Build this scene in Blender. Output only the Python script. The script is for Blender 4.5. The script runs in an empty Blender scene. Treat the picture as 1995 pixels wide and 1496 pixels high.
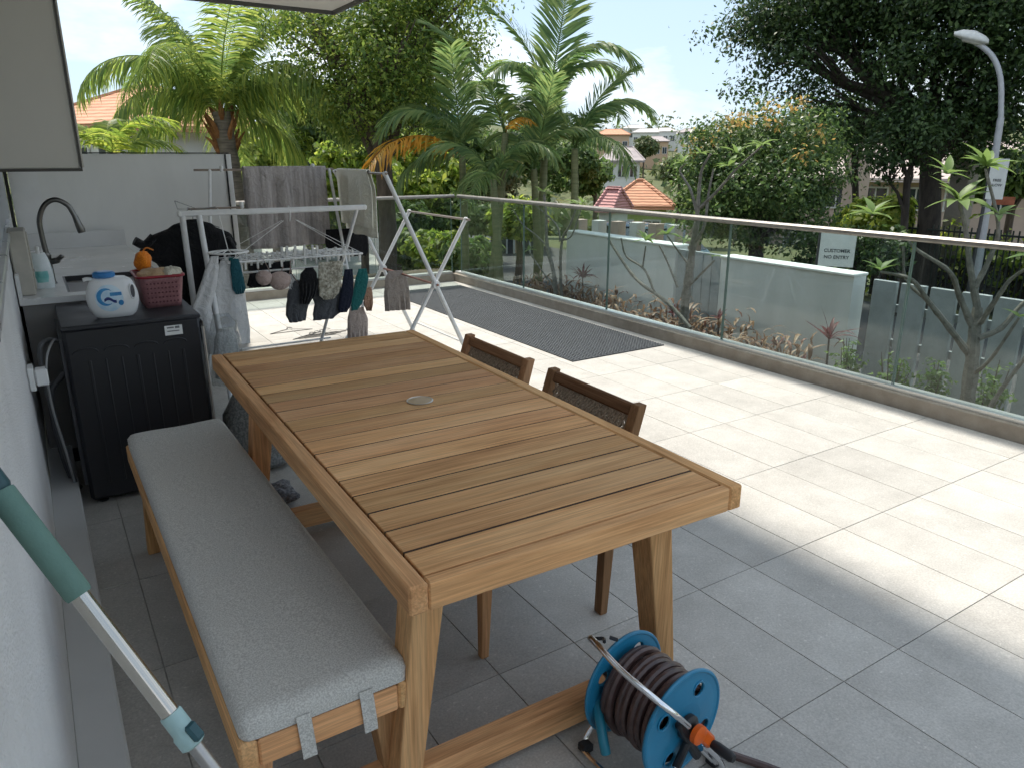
import bpy, bmesh, math, random
import numpy as np
from mathutils import Vector, Matrix
sc = bpy.context.scene
R = math.radians
PI = math.pi
# ------------------------------------------------------------------ camera
CAMZ, YAW, PITCH, FPX = 1.584, 0.568, 0.2986, 1439.9
cam = bpy.data.cameras.new('camera')
cam.sensor_fit = 'HORIZONTAL'
cam.sensor_width = 36.0
cam.lens = 36.0 * FPX / 1995.0
cam.clip_start = 0.02
cam.clip_end = 6000
camo = bpy.data.objects.new('camera', cam)
sc.collection.objects.link(camo)
camo.location = (0, 0, CAMZ)
camo.rotation_euler = (PI / 2 - PITCH, 0, -YAW)
sc.camera = camo
# ------------------------------------------------------------------ light
SUN_EL, SUN_AZ = R(60), R(14)          # azimuth from +Y towards +X
world = bpy.data.worlds.new('World')
sc.world = world
world.use_nodes = True
nt = world.node_tree
nt.nodes.clear()
sky = nt.nodes.new('ShaderNodeTexSky')
sky.sky_type = 'NISHITA'
sky.sun_disc = False
sky.sun_elevation = SUN_EL
sky.sun_rotation = SUN_AZ
sky.air_density = 1.0
sky.dust_density = 1.0
sky.ozone_density = 1.0
tc = nt.nodes.new('ShaderNodeTexCoord')
mp = nt.nodes.new('ShaderNodeMapping')
mp.inputs['Scale'].default_value = (1.0, 1.0, 2.6)
nz = nt.nodes.new('ShaderNodeTexNoise')
nz.inputs['Scale'].default_value = 2.1
nz.inputs['Detail'].default_value = 9
nz.inputs['Roughness'].default_value = 0.58
nz.inputs['Distortion'].default_value = 0.35
cr = nt.nodes.new('ShaderNodeValToRGB')
cr.color_ramp.elements[0].position = 0.45
cr.color_ramp.elements[1].position = 0.70
mixc = nt.nodes.new('ShaderNodeMix')
mixc.data_type = 'RGBA'
veil = nt.nodes.new('ShaderNodeMix')          # thin bluish veil -> white cloud
veil.data_type = 'RGBA'
veil.inputs['A'].default_value = (1.25, 1.62, 2.05, 1)
veil.inputs['B'].default_value = (3.55, 3.45, 3.28, 1)
mixc.inputs['Factor'].default_value = 0.90
bg = nt.nodes.new('ShaderNodeBackground')
bg.inputs['Strength'].default_value = 0.15
wo = nt.nodes.new('ShaderNodeOutputWorld')
L = nt.links.new
L(tc.outputs['Generated'], mp.inputs['Vector'])
L(mp.outputs['Vector'], nz.inputs['Vector'])
L(nz.outputs['Fac'], cr.inputs['Fac'])
L(cr.outputs['Color'], veil.inputs['Factor'])
L(veil.outputs['Result'], mixc.inputs['B'])
L(sky.outputs['Color'], mixc.inputs['A'])
L(mixc.outputs['Result'], bg.inputs['Color'])
L(bg.outputs['Background'], wo.inputs['Surface'])
sl = bpy.data.lights.new('sun', 'SUN')
sl.energy = 2.0
sl.angle = R(5.5)
sl.color = (1.0, 0.94, 0.84)
so = bpy.data.objects.new('sun', sl)
sc.collection.objects.link(so)
sd = Vector((math.sin(SUN_AZ) * math.cos(SUN_EL), math.cos(SUN_AZ) * math.cos(SUN_EL), math.sin(SUN_EL)))
so.rotation_euler = sd.to_track_quat('Z', 'Y').to_euler()
so.location = (0, 0, 40)
sc.view_settings.view_transform = 'Standard'
sc.view_settings.look = 'None'
sc.view_settings.gamma = 1.0
sc.view_settings.use_curve_mapping = False
sc.view_settings.exposure = 1.62
sc.render.engine = 'CYCLES'
sc.cycles.use_denoising = True
sc.cycles.max_bounces = 7
sc.cycles.diffuse_bounces = 4
sc.cycles.glossy_bounces = 3
sc.cycles.transmission_bounces = 4
sc.cycles.transparent_max_bounces = 16
sc.cycles.use_adaptive_sampling = True
sc.cycles.adaptive_threshold = 0.03
sc.cycles.caustics_reflective = False
sc.cycles.caustics_refractive = False
sc.cycles.sample_clamp_indirect = 8
# ------------------------------------------------------------------ helpers
rng = random.Random(7)
nrg = np.random.default_rng(11)
COL = sc.collection


def hdir(px, py):
    """view ray of a pixel of the 1995 px wide photograph (unit horizontal length)"""
    cy, sy, cp, sp = math.cos(YAW), math.sin(YAW), math.cos(PITCH), math.sin(PITCH)
    f = Vector((sy * cp, cy * cp, -sp)); r = Vector((cy, -sy, 0)); u = r.cross(f)
    d = f + r * ((px - 997.5) / FPX) - u * ((py - 748) / FPX)
    return d / math.hypot(d.x, d.y)


def W(px, py, D):
    """point D metres away (over the ground) in the direction of a pixel"""
    return Vector((0, 0, CAMZ)) + hdir(px, py) * D


def ZP(px, py, z):
    d = hdir(px, py)
    return Vector((0, 0, CAMZ)) + d * ((z - CAMZ) / d.z)


def YP(px, py, y):
    d = hdir(px, py)
    return Vector((0, 0, CAMZ)) + d * (y / d.y)


def XP(px, py, x):
    d = hdir(px, py)
    return Vector((0, 0, CAMZ)) + d * (x / d.x)


def wloc(o):
    v = Vector((0, 0, 0))
    while o is not None:
        v = v + o.location
        o = o.parent
    return v


def tag(o, label=None, cat=None, group=None, kind=None):
    if label: o['label'] = label
    if cat: o['category'] = cat
    if group: o['group'] = group
    if kind: o['kind'] = kind
    return o


def thing(name, label, cat, loc=(0, 0, 0), group=None):
    o = bpy.data.objects.new(name, None)
    o.empty_display_size = 0.1
    COL.objects.link(o)
    o.location = loc
    return tag(o, label, cat, group)


class MB:
    def __init__(s):
        s.V = []; s.F = []

    def add(s, vs, fs):
        n = len(s.V)
        s.V += [tuple(v) for v in vs]
        s.F += [tuple(i + n for i in f) for f in fs]
        return s

    def box(s, x0, x1, y0, y1, z0, z1):
        v = [(x, y, z) for z in (z0, z1) for y in (y0, y1) for x in (x0, x1)]
        return s.add(v, [(0, 2, 3, 1), (4, 5, 7, 6), (0, 1, 5, 4), (1, 3, 7, 5), (3, 2, 6, 7), (2, 0, 4, 6)])

    def hexa(s, p):
        """8 corner points ordered like box"""
        return s.add(p, [(0, 2, 3, 1), (4, 5, 7, 6), (0, 1, 5, 4), (1, 3, 7, 5), (3, 2, 6, 7), (2, 0, 4, 6)])

    def cbox(s, c, size, b=0.004, rot=None):
        hx, hy, hz = size[0] / 2, size[1] / 2, size[2] / 2
        b = min(b, hx * .9, hy * .9, hz * .9)
        bm = bmesh.new()
        for sx in (-1, 1):
            for sy in (-1, 1):
                for sz in (-1, 1):
                    for k in range(3):
                        v = [sx * (hx - b), sy * (hy - b), sz * (hz - b)]
                        v[k] += (sx, sy, sz)[k] * b
                        bm.verts.new(v)
        bmesh.ops.convex_hull(bm, input=bm.verts[:])
        bmesh.ops.dissolve_limit(bm, angle_limit=0.01, verts=bm.verts[:], edges=bm.edges[:])
        bm.verts.ensure_lookup_table(); bm.verts.index_update()
        cc = Vector(c)
        vs = [(rot @ v.co if rot else v.co) + cc for v in bm.verts]
        fs = [[v.index for v in f.verts] for f in bm.faces]
        bm.free()
        return s.add(vs, fs)

    def bar(s, a, b, w, h, bev=0.003, up=(0, 0, 1)):
        """bevelled rectangular bar from a to b (w across, h along up)"""
        a, b = Vector(a), Vector(b)
        d = b - a
        x = d.normalized(); y = Vector(up).cross(x).normalized(); z = x.cross(y)
        m = Matrix((x, y, z)).transposed()
        return s.cbox((a + b) / 2, (d.length, w, h), bev, m)

    def tube(s, pts, r, n=8, caps=True, closed=False, flat=1.0):
        pts = [Vector(p) for p in pts]
        m = len(pts)
        rr = r if isinstance(r, (list, tuple)) else [r] * m
        ts = []
        for i in range(m):
            a = pts[i - 1] if (i > 0 or closed) else pts[i]
            b = pts[(i + 1) % m] if (i < m - 1 or closed) else pts[i]
            t = b - a
            ts.append(t.normalized() if t.length > 1e-9 else Vector((0, 0, 1)))
        up = Vector((0, 0, 1)) if abs(ts[0].z) < .9 else Vector((1, 0, 0))
        x = ts[0].cross(up).normalized()
        vs = []
        for i in range(m):
            x = (x - ts[i] * x.dot(ts[i]))
            x = x.normalized() if x.length > 1e-6 else ts[i].orthogonal().normalized()
            y = ts[i].cross(x)
            for k in range(n):
                a = 2 * PI * k / n
                vs.append(pts[i] + x * (rr[i] * math.cos(a)) + y * (rr[i] * flat * math.sin(a)))
        fs = []
        for i in range(m if closed else m - 1):
            j = (i + 1) % m
            for k in range(n):
                l = (k + 1) % n
                fs.append((i * n + k, i * n + l, j * n + l, j * n + k))
        if caps and not closed:
            fs.append(tuple(range(n))[::-1])
            fs.append(tuple((m - 1) * n + k for k in range(n)))
        return s.add(vs, fs)

    def lathe(s, prof, n=24, c=(0, 0, 0), axis=(0, 0, 1), caps=True):
        z = Vector(axis).normalized()
        x = z.orthogonal().normalized(); y = z.cross(x)
        c = Vector(c)
        vs = []
        for (r, h) in prof:
            for k in range(n):
                a = 2 * PI * k / n
                vs.append(c + z * h + x * (r * math.cos(a)) + y * (r * math.sin(a)))
        fs = []
        for i in range(len(prof) - 1):
            for k in range(n):
                l = (k + 1) % n
                fs.append((i * n + k, i * n + l, (i + 1) * n + l, (i + 1) * n + k))
        if caps:
            fs.append(tuple(range(n))[::-1])
            fs.append(tuple((len(prof) - 1) * n + k for k in range(n)))
        return s.add(vs, fs)

    def prism(s, poly, a, b):
        """polygon of 3D points swept by the vector b-a"""
        d = Vector(b) - Vector(a)
        n = len(poly)
        vs = [Vector(p) for p in poly] + [Vector(p) + d for p in poly]
        fs = [tuple(range(n))[::-1], tuple(range(n, 2 * n))]
        fs += [(i, (i + 1) % n, n + (i + 1) % n, n + i) for i in range(n)]
        return s.add(vs, fs)

    def grid(s, P, closed_u=False):
        """P[i][j] points"""
        m, n = len(P), len(P[0])
        vs = [p for row in P for p in row]
        fs = []
        for i in range(m - 1):
            for j in range(n if closed_u else n - 1):
                k = (j + 1) % n
                fs.append((i * n + j, i * n + k, (i + 1) * n + k, (i + 1) * n + j))
        return s.add(vs, fs)

    def loft(s, rings):
        """closed rings of points, capped"""
        n = len(rings[0])
        base = len(s.V)
        s.grid(rings, closed_u=True)
        s.F.append(tuple(base + k for k in range(n))[::-1])
        s.F.append(tuple(base + (len(rings) - 1) * n + k for k in range(n)))
        return s

    def build(s, name, mat, parent=None, smooth=False, origin=None, angle=40):
        o0 = Vector(origin) if origin is not None else (wloc(parent) if parent else Vector((0, 0, 0)))
        me = bpy.data.meshes.new(name)
        me.from_pydata([(v[0] - o0.x, v[1] - o0.y, v[2] - o0.z) for v in s.V], [], s.F)
        me.validate(); me.update()
        if mat is not None: me.materials.append(mat)
        if smooth:
            me.shade_smooth()
            try: me.set_sharp_from_angle(angle=R(angle))
            except Exception: pass
        o = bpy.data.objects.new(name, me)
        COL.objects.link(o)
        if parent:
            o.parent = parent
            o.location = o0 - wloc(parent)
        else:
            o.location = o0
        return o


def fix_normals(o):
    bm = bmesh.new(); bm.from_mesh(o.data)
    bmesh.ops.recalc_face_normals(bm, faces=bm.faces[:])
    bm.to_mesh(o.data); bm.free()
    return o


def inst(o, loc, parent=None, rot=None, name=None, scale=None):
    c = o.copy()
    COL.objects.link(c)
    c.parent = parent if parent is not None else o.parent
    c.location = loc
    if rot is not None: c.rotation_euler = rot
    if scale is not None: c.scale = scale
    if name: c.name = name
    return c


def thick(o, t):
    m = o.modifiers.new('thickness', 'SOLIDIFY')
    m.thickness = t; m.offset = 0
    return o


def fast_mesh(name, verts, nper, mat, parent=None, origin=None, smooth=False):
    """verts (N*nper,3) array, every nper consecutive verts one face"""
    o0 = Vector(origin) if origin is not None else (wloc(parent) if parent else Vector((0, 0, 0)))
    v = np.asarray(verts, dtype=np.float32) - np.array(o0, dtype=np.float32)
    nv = len(v); nf = nv // nper
    me = bpy.data.meshes.new(name)
    me.vertices.add(nv); me.vertices.foreach_set('co', v.ravel())
    me.loops.add(nv); me.loops.foreach_set('vertex_index', np.arange(nv, dtype=np.int32))
    me.polygons.add(nf); me.polygons.foreach_set('loop_start', np.arange(0, nv, nper, dtype=np.int32))
    me.update(calc_edges=True)
    me.materials.append(mat)
    o = bpy.data.objects.new(name, me)
    COL.objects.link(o)
    if parent:
        o.parent = parent; o.location = o0 - wloc(parent)
    else:
        o.location = o0
    return o


# ------------------------------------------------------------------ materials
MATS = {}


def nodes(name):
    m = bpy.data.materials.new(name)
    m.use_nodes = True
    n = m.node_tree
    return m, n, n.nodes['Principled BSDF'], n.links.new


def M(name, rgb, rough=.6, metal=0, var=.12, scale=8, bump=0, bscale=60, spec=.4, rgb2=None, wear=0, coat=0, rnd=0, stretch=None):
    if name in MATS: return MATS[name]
    m, n, b, l = nodes(name)
    b.inputs['Roughness'].default_value = rough
    b.inputs['Metallic'].default_value = metal
    b.inputs['Specular IOR Level'].default_value = spec
    b.inputs['Coat Weight'].default_value = coat
    t = n.nodes.new('ShaderNodeTexCoord')
    src = t.outputs['Object']
    if stretch:
        mpn = n.nodes.new('ShaderNodeMapping'); mpn.inputs['Scale'].default_value = stretch
        l(src, mpn.inputs['Vector']); src = mpn.outputs['Vector']
    oi = n.nodes.new('ShaderNodeObjectInfo')
    ad = n.nodes.new('ShaderNodeVectorMath'); ad.operation = 'MULTIPLY_ADD'
    cb = n.nodes.new('ShaderNodeCombineXYZ')
    for k in range(3): l(oi.outputs['Random'], cb.inputs[k])
    ad.inputs[1].default_value = (37, 23, 51)
    l(cb.outputs[0], ad.inputs[0]); l(src, ad.inputs[2])
    nz = n.nodes.new('ShaderNodeTexNoise')
    nz.inputs['Scale'].default_value = scale; nz.inputs['Detail'].default_value = 7; nz.inputs['Roughness'].default_value = .62
    l(ad.outputs[0], nz.inputs['Vector'])
    r = n.nodes.new('ShaderNodeValToRGB')
    a = rgb; c2 = rgb2 or tuple(min(1, c * (1 + var)) for c in rgb)
    a = tuple(c * (1 - var) for c in rgb) if rgb2 is None else rgb
    r.color_ramp.elements[0].position = .33; r.color_ramp.elements[0].color = (*a, 1)
    r.color_ramp.elements[1].position = .67; r.color_ramp.elements[1].color = (*c2, 1)
    l(nz.outputs['Fac'], r.inputs['Fac'])
    out = r.outputs['Color']
    if rnd:
        hs = n.nodes.new('ShaderNodeHueSaturation')
        mr = n.nodes.new('ShaderNodeMapRange')
        mr.inputs['To Min'].default_value = 1 - rnd; mr.inputs['To Max'].default_value = 1 + rnd
        l(oi.outputs['Random'], mr.inputs['Value']); l(mr.outputs['Result'], hs.inputs['Value']); l(out, hs.inputs['Color'])
        out = hs.outputs['Color']
    l(out, b.inputs['Base Color'])
    mr2 = n.nodes.new('ShaderNodeMapRange')
    mr2.inputs['To Min'].default_value = max(0, rough - .1); mr2.inputs['To Max'].default_value = min(1, rough + .1)
    l(nz.outputs['Fac'], mr2.inputs['Value']); l(mr2.outputs['Result'], b.inputs['Roughness'])
    if bump:
        n2 = n.nodes.new('ShaderNodeTexNoise'); n2.inputs['Scale'].default_value = bscale; n2.inputs['Detail'].default_value = 4
        l(ad.outputs[0], n2.inputs['Vector'])
        bp = n.nodes.new('ShaderNodeBump'); bp.inputs['Strength'].default_value = bump; bp.inputs['Distance'].default_value = .01
        l(n2.outputs['Fac'], bp.inputs['Height']); l(bp.outputs['Normal'], b.inputs['Normal'])
    MATS[name] = m
    return m


def wood(name, axis, c1=(.35, .165, .062), c2=(.66, .375, .165), c3=(.78, .51, .26), rough=.75):
    m, n, b, l = nodes(name)
    t = n.nodes.new('ShaderNodeTexCoord'); oi = n.nodes.new('ShaderNodeObjectInfo')
    cb = n.nodes.new('ShaderNodeCombineXYZ')
    for k in range(3): l(oi.outputs['Random'], cb.inputs[k])
    ad = n.nodes.new('ShaderNodeVectorMath'); ad.operation = 'MULTIPLY_ADD'; ad.inputs[1].default_value = (13, 29, 17)
    l(cb.outputs[0], ad.inputs[0]); l(t.outputs['Object'], ad.inputs[2])
    def noise(across, along, det, dist):
        mpn = n.nodes.new('ShaderNodeMapping')
        sc_ = [across] * 3; sc_[axis] = along
        mpn.inputs['Scale'].default_value = sc_
        l(ad.outputs[0], mpn.inputs['Vector'])
        q = n.nodes.new('ShaderNodeTexNoise'); q.inputs['Scale'].default_value = 1; q.inputs['Detail'].default_value = det
        q.inputs['Distortion'].default_value = dist; q.inputs['Roughness'].default_value = .6
        l(mpn.outputs['Vector'], q.inputs['Vector'])
        return q.outputs['Fac']
    n1 = noise(26, 1.6, 5, .9); n2 = noise(170, 5, 3, .2); n3 = noise(5, 1.2, 3, .6)
    r = n.nodes.new('ShaderNodeValToRGB')
    e = r.color_ramp.elements
    e[0].position = .28; e[0].color = (*c1, 1); e[1].position = .72; e[1].color = (*c3, 1)
    k = e.new(.47); k.color = (*c2, 1)
    mx = n.nodes.new('ShaderNodeMath'); mx.operation = 'MULTIPLY_ADD'; mx.inputs[1].default_value = .45
    mx2 = n.nodes.new('ShaderNodeMath'); mx2.operation = 'MULTIPLY'; mx2.inputs[1].default_value = .55
    l(n3, mx2.inputs[0]); l(n1, mx.inputs[0]); l(mx2.outputs[0], mx.inputs[2]); l(mx.outputs[0], r.inputs['Fac'])
    r2 = n.nodes.new('ShaderNodeMapRange'); r2.inputs['From Min'].default_value = .3; r2.inputs['From Max'].default_value = .7
    r2.inputs['To Min'].default_value = .72; r2.inputs['To Max'].default_value = 1.14
    l(n2, r2.inputs['Value'])
    mr = n.nodes.new('ShaderNodeMapRange'); mr.inputs['To Min'].default_value = .70; mr.inputs['To Max'].default_value = 1.20
    l(oi.outputs['Random'], mr.inputs['Value'])
    mm = n.nodes.new('ShaderNodeMath'); mm.operation = 'MULTIPLY'
    l(r2.outputs[0], mm.inputs[0]); l(mr.outputs[0], mm.inputs[1])
    hs = n.nodes.new('ShaderNodeHueSaturation'); l(mm.outputs[0], hs.inputs['Value']); l(r.outputs['Color'], hs.inputs['Color'])
    wn = n.nodes.new('ShaderNodeTexWhiteNoise'); wn.noise_dimensions = '1D'; l(oi.outputs['Random'], wn.inputs['W'])
    hr = n.nodes.new('ShaderNodeMapRange'); hr.inputs['To Min'].default_value = .488; hr.inputs['To Max'].default_value = .500; l(wn.outputs['Value'], hr.inputs['Value']); l(hr.outputs[0], hs.inputs['Hue'])
    l(hs.outputs['Color'], b.inputs['Base Color'])
    b.inputs['Roughness'].default_value = rough
    b.inputs['Specular IOR Level'].default_value = .12
    bp = n.nodes.new('ShaderNodeBump'); bp.inputs['Strength'].default_value = .2; bp.inputs['Distance'].default_value = .004
    l(n2, bp.inputs['Height']); l(bp.outputs['Normal'], b.inputs['Normal'])
    return m


def leafmat(name, cols, trans=.35, rough=.5):
    """cols: 3 linear colours, spread over the leaves by random per island"""
    m, n, b, l = nodes(name)
    g = n.nodes.new('ShaderNodeNewGeometry')
    r = n.nodes.new('ShaderNodeValToRGB')
    e = r.color_ramp.elements
    e[0].position = 0; e[0].color = (*cols[0], 1); e[1].position = 1; e[1].color = (*cols[-1], 1)
    for i, c in enumerate(cols[1:-1]):
        k = e.new((i + 1) / (len(cols) - 1)); k.color = (*c, 1)
    l(g.outputs['Random Per Island'], r.inputs['Fac'])
    l(r.outputs['Color'], b.inputs['Base Color'])
    b.inputs['Roughness'].default_value = rough
    b.inputs['Specular IOR Level'].default_value = .35
    tr = n.nodes.new('ShaderNodeBsdfTranslucent')
    hs = n.nodes.new('ShaderNodeHueSaturation'); hs.inputs['Value'].default_value = 2.1; hs.inputs['Hue'].default_value = .494
    l(r.outputs['Color'], hs.inputs['Color']); l(hs.outputs['Color'], tr.inputs['Color'])
    mx = n.nodes.new('ShaderNodeMixShader'); mx.inputs[0].default_value = trans
    l(b.outputs[0], mx.inputs[1]); l(tr.outputs[0], mx.inputs[2])
    l(mx.outputs[0], n.nodes['Material Output'].inputs['Surface'])
    MATS[name] = m
    return m


def glassmat(name, tint=(.80, .90, .87), refl=1.0):
    m, n, b, l = nodes(name)
    n.nodes.remove(b)
    tr = n.nodes.new('ShaderNodeBsdfTransparent'); tr.inputs['Color'].default_value = (*tint, 1)
    gl = n.nodes.new('ShaderNodeBsdfGlossy'); gl.inputs['Roughness'].default_value = .02
    lw = n.nodes.new('ShaderNodeLayerWeight'); lw.inputs['Blend'].default_value = .5
    pw = n.nodes.new('ShaderNodeMath'); pw.operation = 'POWER'; pw.inputs[1].default_value = 4.5
    fr = n.nodes.new('ShaderNodeMath'); fr.operation = 'MULTIPLY_ADD'; fr.inputs[1].default_value = .9; fr.inputs[2].default_value = .035
    l(lw.outputs['Facing'], pw.inputs[0]); l(pw.outputs[0], fr.inputs[0])
    mt = n.nodes.new('ShaderNodeMath'); mt.operation = 'MULTIPLY'; mt.inputs[1].default_value = refl
    mx = n.nodes.new('ShaderNodeMixShader')
    l(fr.outputs[0], mt.inputs[0]); l(mt.outputs[0], mx.inputs[0]); l(tr.outputs[0], mx.inputs[1]); l(gl.outputs[0], mx.inputs[2])
    l(mx.outputs[0], n.nodes['Material Output'].inputs['Surface'])
    return m


def fabric(name, c1, c2, scale=380, rough=.95, bump=.5, big=None, crease=.7):
    """woven cloth: fine speckle of two tones"""
    m, n, b, l = nodes(name)
    t = n.nodes.new('ShaderNodeTexCoord')
    nz = n.nodes.new('ShaderNodeTexNoise'); nz.inputs['Scale'].default_value = scale; nz.inputs['Detail'].default_value = 2
    l(t.outputs['Object'], nz.inputs['Vector'])
    r = n.nodes.new('ShaderNodeValToRGB'); r.color_ramp.elements[0].position = .38; r.color_ramp.elements[1].position = .62
    r.color_ramp.elements[0].color = (*c1, 1); r.color_ramp.elements[1].color = (*c2, 1)
    l(nz.outputs['Fac'], r.inputs['Fac'])
    out = r.outputs['Color']
    if big:
        mpn = n.nodes.new('ShaderNodeMapping'); mpn.inputs['Scale'].default_value = big
        q = n.nodes.new('ShaderNodeTexNoise'); q.inputs['Scale'].default_value = 1; q.inputs['Detail'].default_value = 6
        l(t.outputs['Object'], mpn.inputs['Vector']); l(mpn.outputs['Vector'], q.inputs['Vector'])
        mr = n.nodes.new('ShaderNodeMapRange'); mr.inputs['From Min'].default_value = .3; mr.inputs['From Max'].default_value = .7
        mr.inputs['To Min'].default_value = .72; mr.inputs['To Max'].default_value = 1.2
        hs = n.nodes.new('ShaderNodeHueSaturation')
        l(q.outputs['Fac'], mr.inputs['Value']); l(mr.outputs[0], hs.inputs['Value']); l(out, hs.inputs['Color']); out = hs.outputs['Color']
    l(out, b.inputs['Base Color'])
    b.inputs['Roughness'].default_value = rough
    b.inputs['Specular IOR Level'].default_value = .15
    b.inputs['Sheen Weight'].default_value = .15
    bp = n.nodes.new('ShaderNodeBump'); bp.inputs['Strength'].default_value = bump; bp.inputs['Distance'].default_value = .002
    l(nz.outputs['Fac'], bp.inputs['Height'])
    if crease:
        cz = n.nodes.new('ShaderNodeTexNoise'); cz.inputs['Scale'].default_value = 16; cz.inputs['Detail'].default_value = 3; cz.inputs['Distortion'].default_value = 1.2
        l(t.outputs['Object'], cz.inputs['Vector'])
        b2_ = n.nodes.new('ShaderNodeBump'); b2_.inputs['Strength'].default_value = crease; b2_.inputs['Distance'].default_value = .025
        l(cz.outputs['Fac'], b2_.inputs['Height']); l(b2_.outputs['Normal'], bp.inputs['Normal'])
    l(bp.outputs['Normal'], b.inputs['Normal'])
    MATS[name] = m
    return m


WX = wood('teak_grain_x', 0); WY = wood('teak_grain_y', 1); WZ = wood('teak_grain_z', 2)
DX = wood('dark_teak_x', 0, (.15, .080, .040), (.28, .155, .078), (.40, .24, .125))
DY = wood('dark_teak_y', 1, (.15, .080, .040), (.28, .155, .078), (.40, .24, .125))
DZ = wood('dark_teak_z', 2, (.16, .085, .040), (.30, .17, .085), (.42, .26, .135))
PLASTER = M('white_textured_plaster', (.80, .80, .80), .85, var=.05, scale=3, bump=1.0, bscale=130)
SMOOTHW = M('smooth_painted_ledge', (.58, .58, .57), .4, var=.05, scale=2)
BLACKT = M('black_trim', (.012, .012, .012), .4)
GREYPANEL = M('pale_grey_panel', (.74, .74, .72), .5, var=.05, scale=3, stretch=(1, 1, .3))
BEIGE = M('beige_laminate', (.52, .50, .455), .45, var=.03, scale=2)
WHITEP = M('white_plastic', (.74, .74, .73), .4, var=.04, scale=6)
WHITEM = M('white_coated_metal', (.70, .70, .70), .35, var=.06, scale=20)
CHROME = M('chrome', (.75, .75, .76), .14, metal=1, var=.04, scale=14)
BLACKP = M('black_plastic', (.015, .015, .017), .42, var=.2, scale=12)
STEEL = M('brushed_steel', (.36, .35, .34), .35, metal=1, var=.1, scale=30)
# ------------------------------------------------------------------ large structure
def sm(a, b, x):
    t = max(0, min(1, (x - a) / (b - a))); return t * t * (3 - 2 * t)


def terrain_h(x, y):
    r = math.hypot(x, y)
    h = -1.7 - 5.5 * sm(26, 85, r) + 5.0 * sm(85, 170, r) + 15.5 * sm(150, 330, r) - 10 * sm(420, 1500, r)
    a = math.atan2(x, y)
    if r > 85: h += 1.6 * math.sin(a * 9 + r * .013) * sm(85, 200, r)
    return h


mb = MB()
rs = [0, 3, 6, 9, 12, 15, 18, 22, 26, 32, 40, 50, 60, 72, 85, 100, 120, 140, 160, 180, 200, 225, 250, 275, 300, 330, 370, 420, 500, 650, 900, 1300, 2000, 3500]
na = 96
mb.grid([[(r * math.sin(2 * PI * k / na), r * math.cos(2 * PI * k / na), terrain_h(r * math.sin(2 * PI * k / na), r * math.cos(2 * PI * k / na))) for k in range(na)] for r in rs], closed_u=True)
GRASSM = M('dry_grass_ground', (.055, .075, .022), .95, scale=.7, rgb2=(.12, .125, .05), bump=.8, bscale=9)
ter = mb.build('ground', GRASSM, smooth=True)
tag(ter, 'green and brown ground sloping away below the terrace to far hillside', 'ground', kind='structure')
# garden bed right outside the glass, a little below the terrace
GZ = -0.75
SOIL = M('garden_soil', (.06, .045, .03), .95, scale=5, rgb2=(.17, .14, .10), bump=1, bscale=40)
mb = MB(); mb.box(-8, 7.38, -6, 14.5, -2.4, GZ)
tag(mb.build('garden_bed', SOIL), 'brown garden soil between glass balustrade and boundary wall', 'soil', kind='structure')
# light gravel strip along the wall
ASPH = M('asphalt', (.055, .055, .057), .9, scale=6, rgb2=(.085, .085, .085), bump=.3, bscale=150)
CONC = M('pale_concrete', (.36, .35, .33), .85, scale=2.5, rgb2=(.46, .45, .42), bump=.2, bscale=60)
mb = MB(); mb.box(7.62, 9.4, -30, 46, -1.9, -1.55)
tag(mb.build('pavement', CONC), 'pale concrete pavement beyond the boundary wall', 'pavement', kind='structure')
mb = MB(); mb.box(9.4, 16.2, -30, 60, -1.9, -1.66)
tag(mb.build('road', ASPH), 'grey asphalt road running past the boundary wall', 'road', kind='structure')
mb = MB(); mb.box(2.2, 7.6, 15.2, 40, -1.9, -1.5)
tag(mb.build('driveway', CONC), 'sunlit concrete driveway beyond the far glass railing', 'driveway', kind='structure')

# terrace: slab with tiles of 0.6 x 0.3
TX0, TX1, TY0, TY1 = -0.6, 4.62, -1.2, 8.66
slabm = M('grout', (.38, .365, .335), .9, scale=30)
mb = MB(); mb.box(TX0 - .3, TX1 + .13, TY0 - .8, TY1 + .13, GZ - .6, -.006)
floor = tag(mb.build('terrace_floor', slabm), 'terrace floor of pale grey speckled stone tiles', 'floor', kind='structure')


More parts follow.
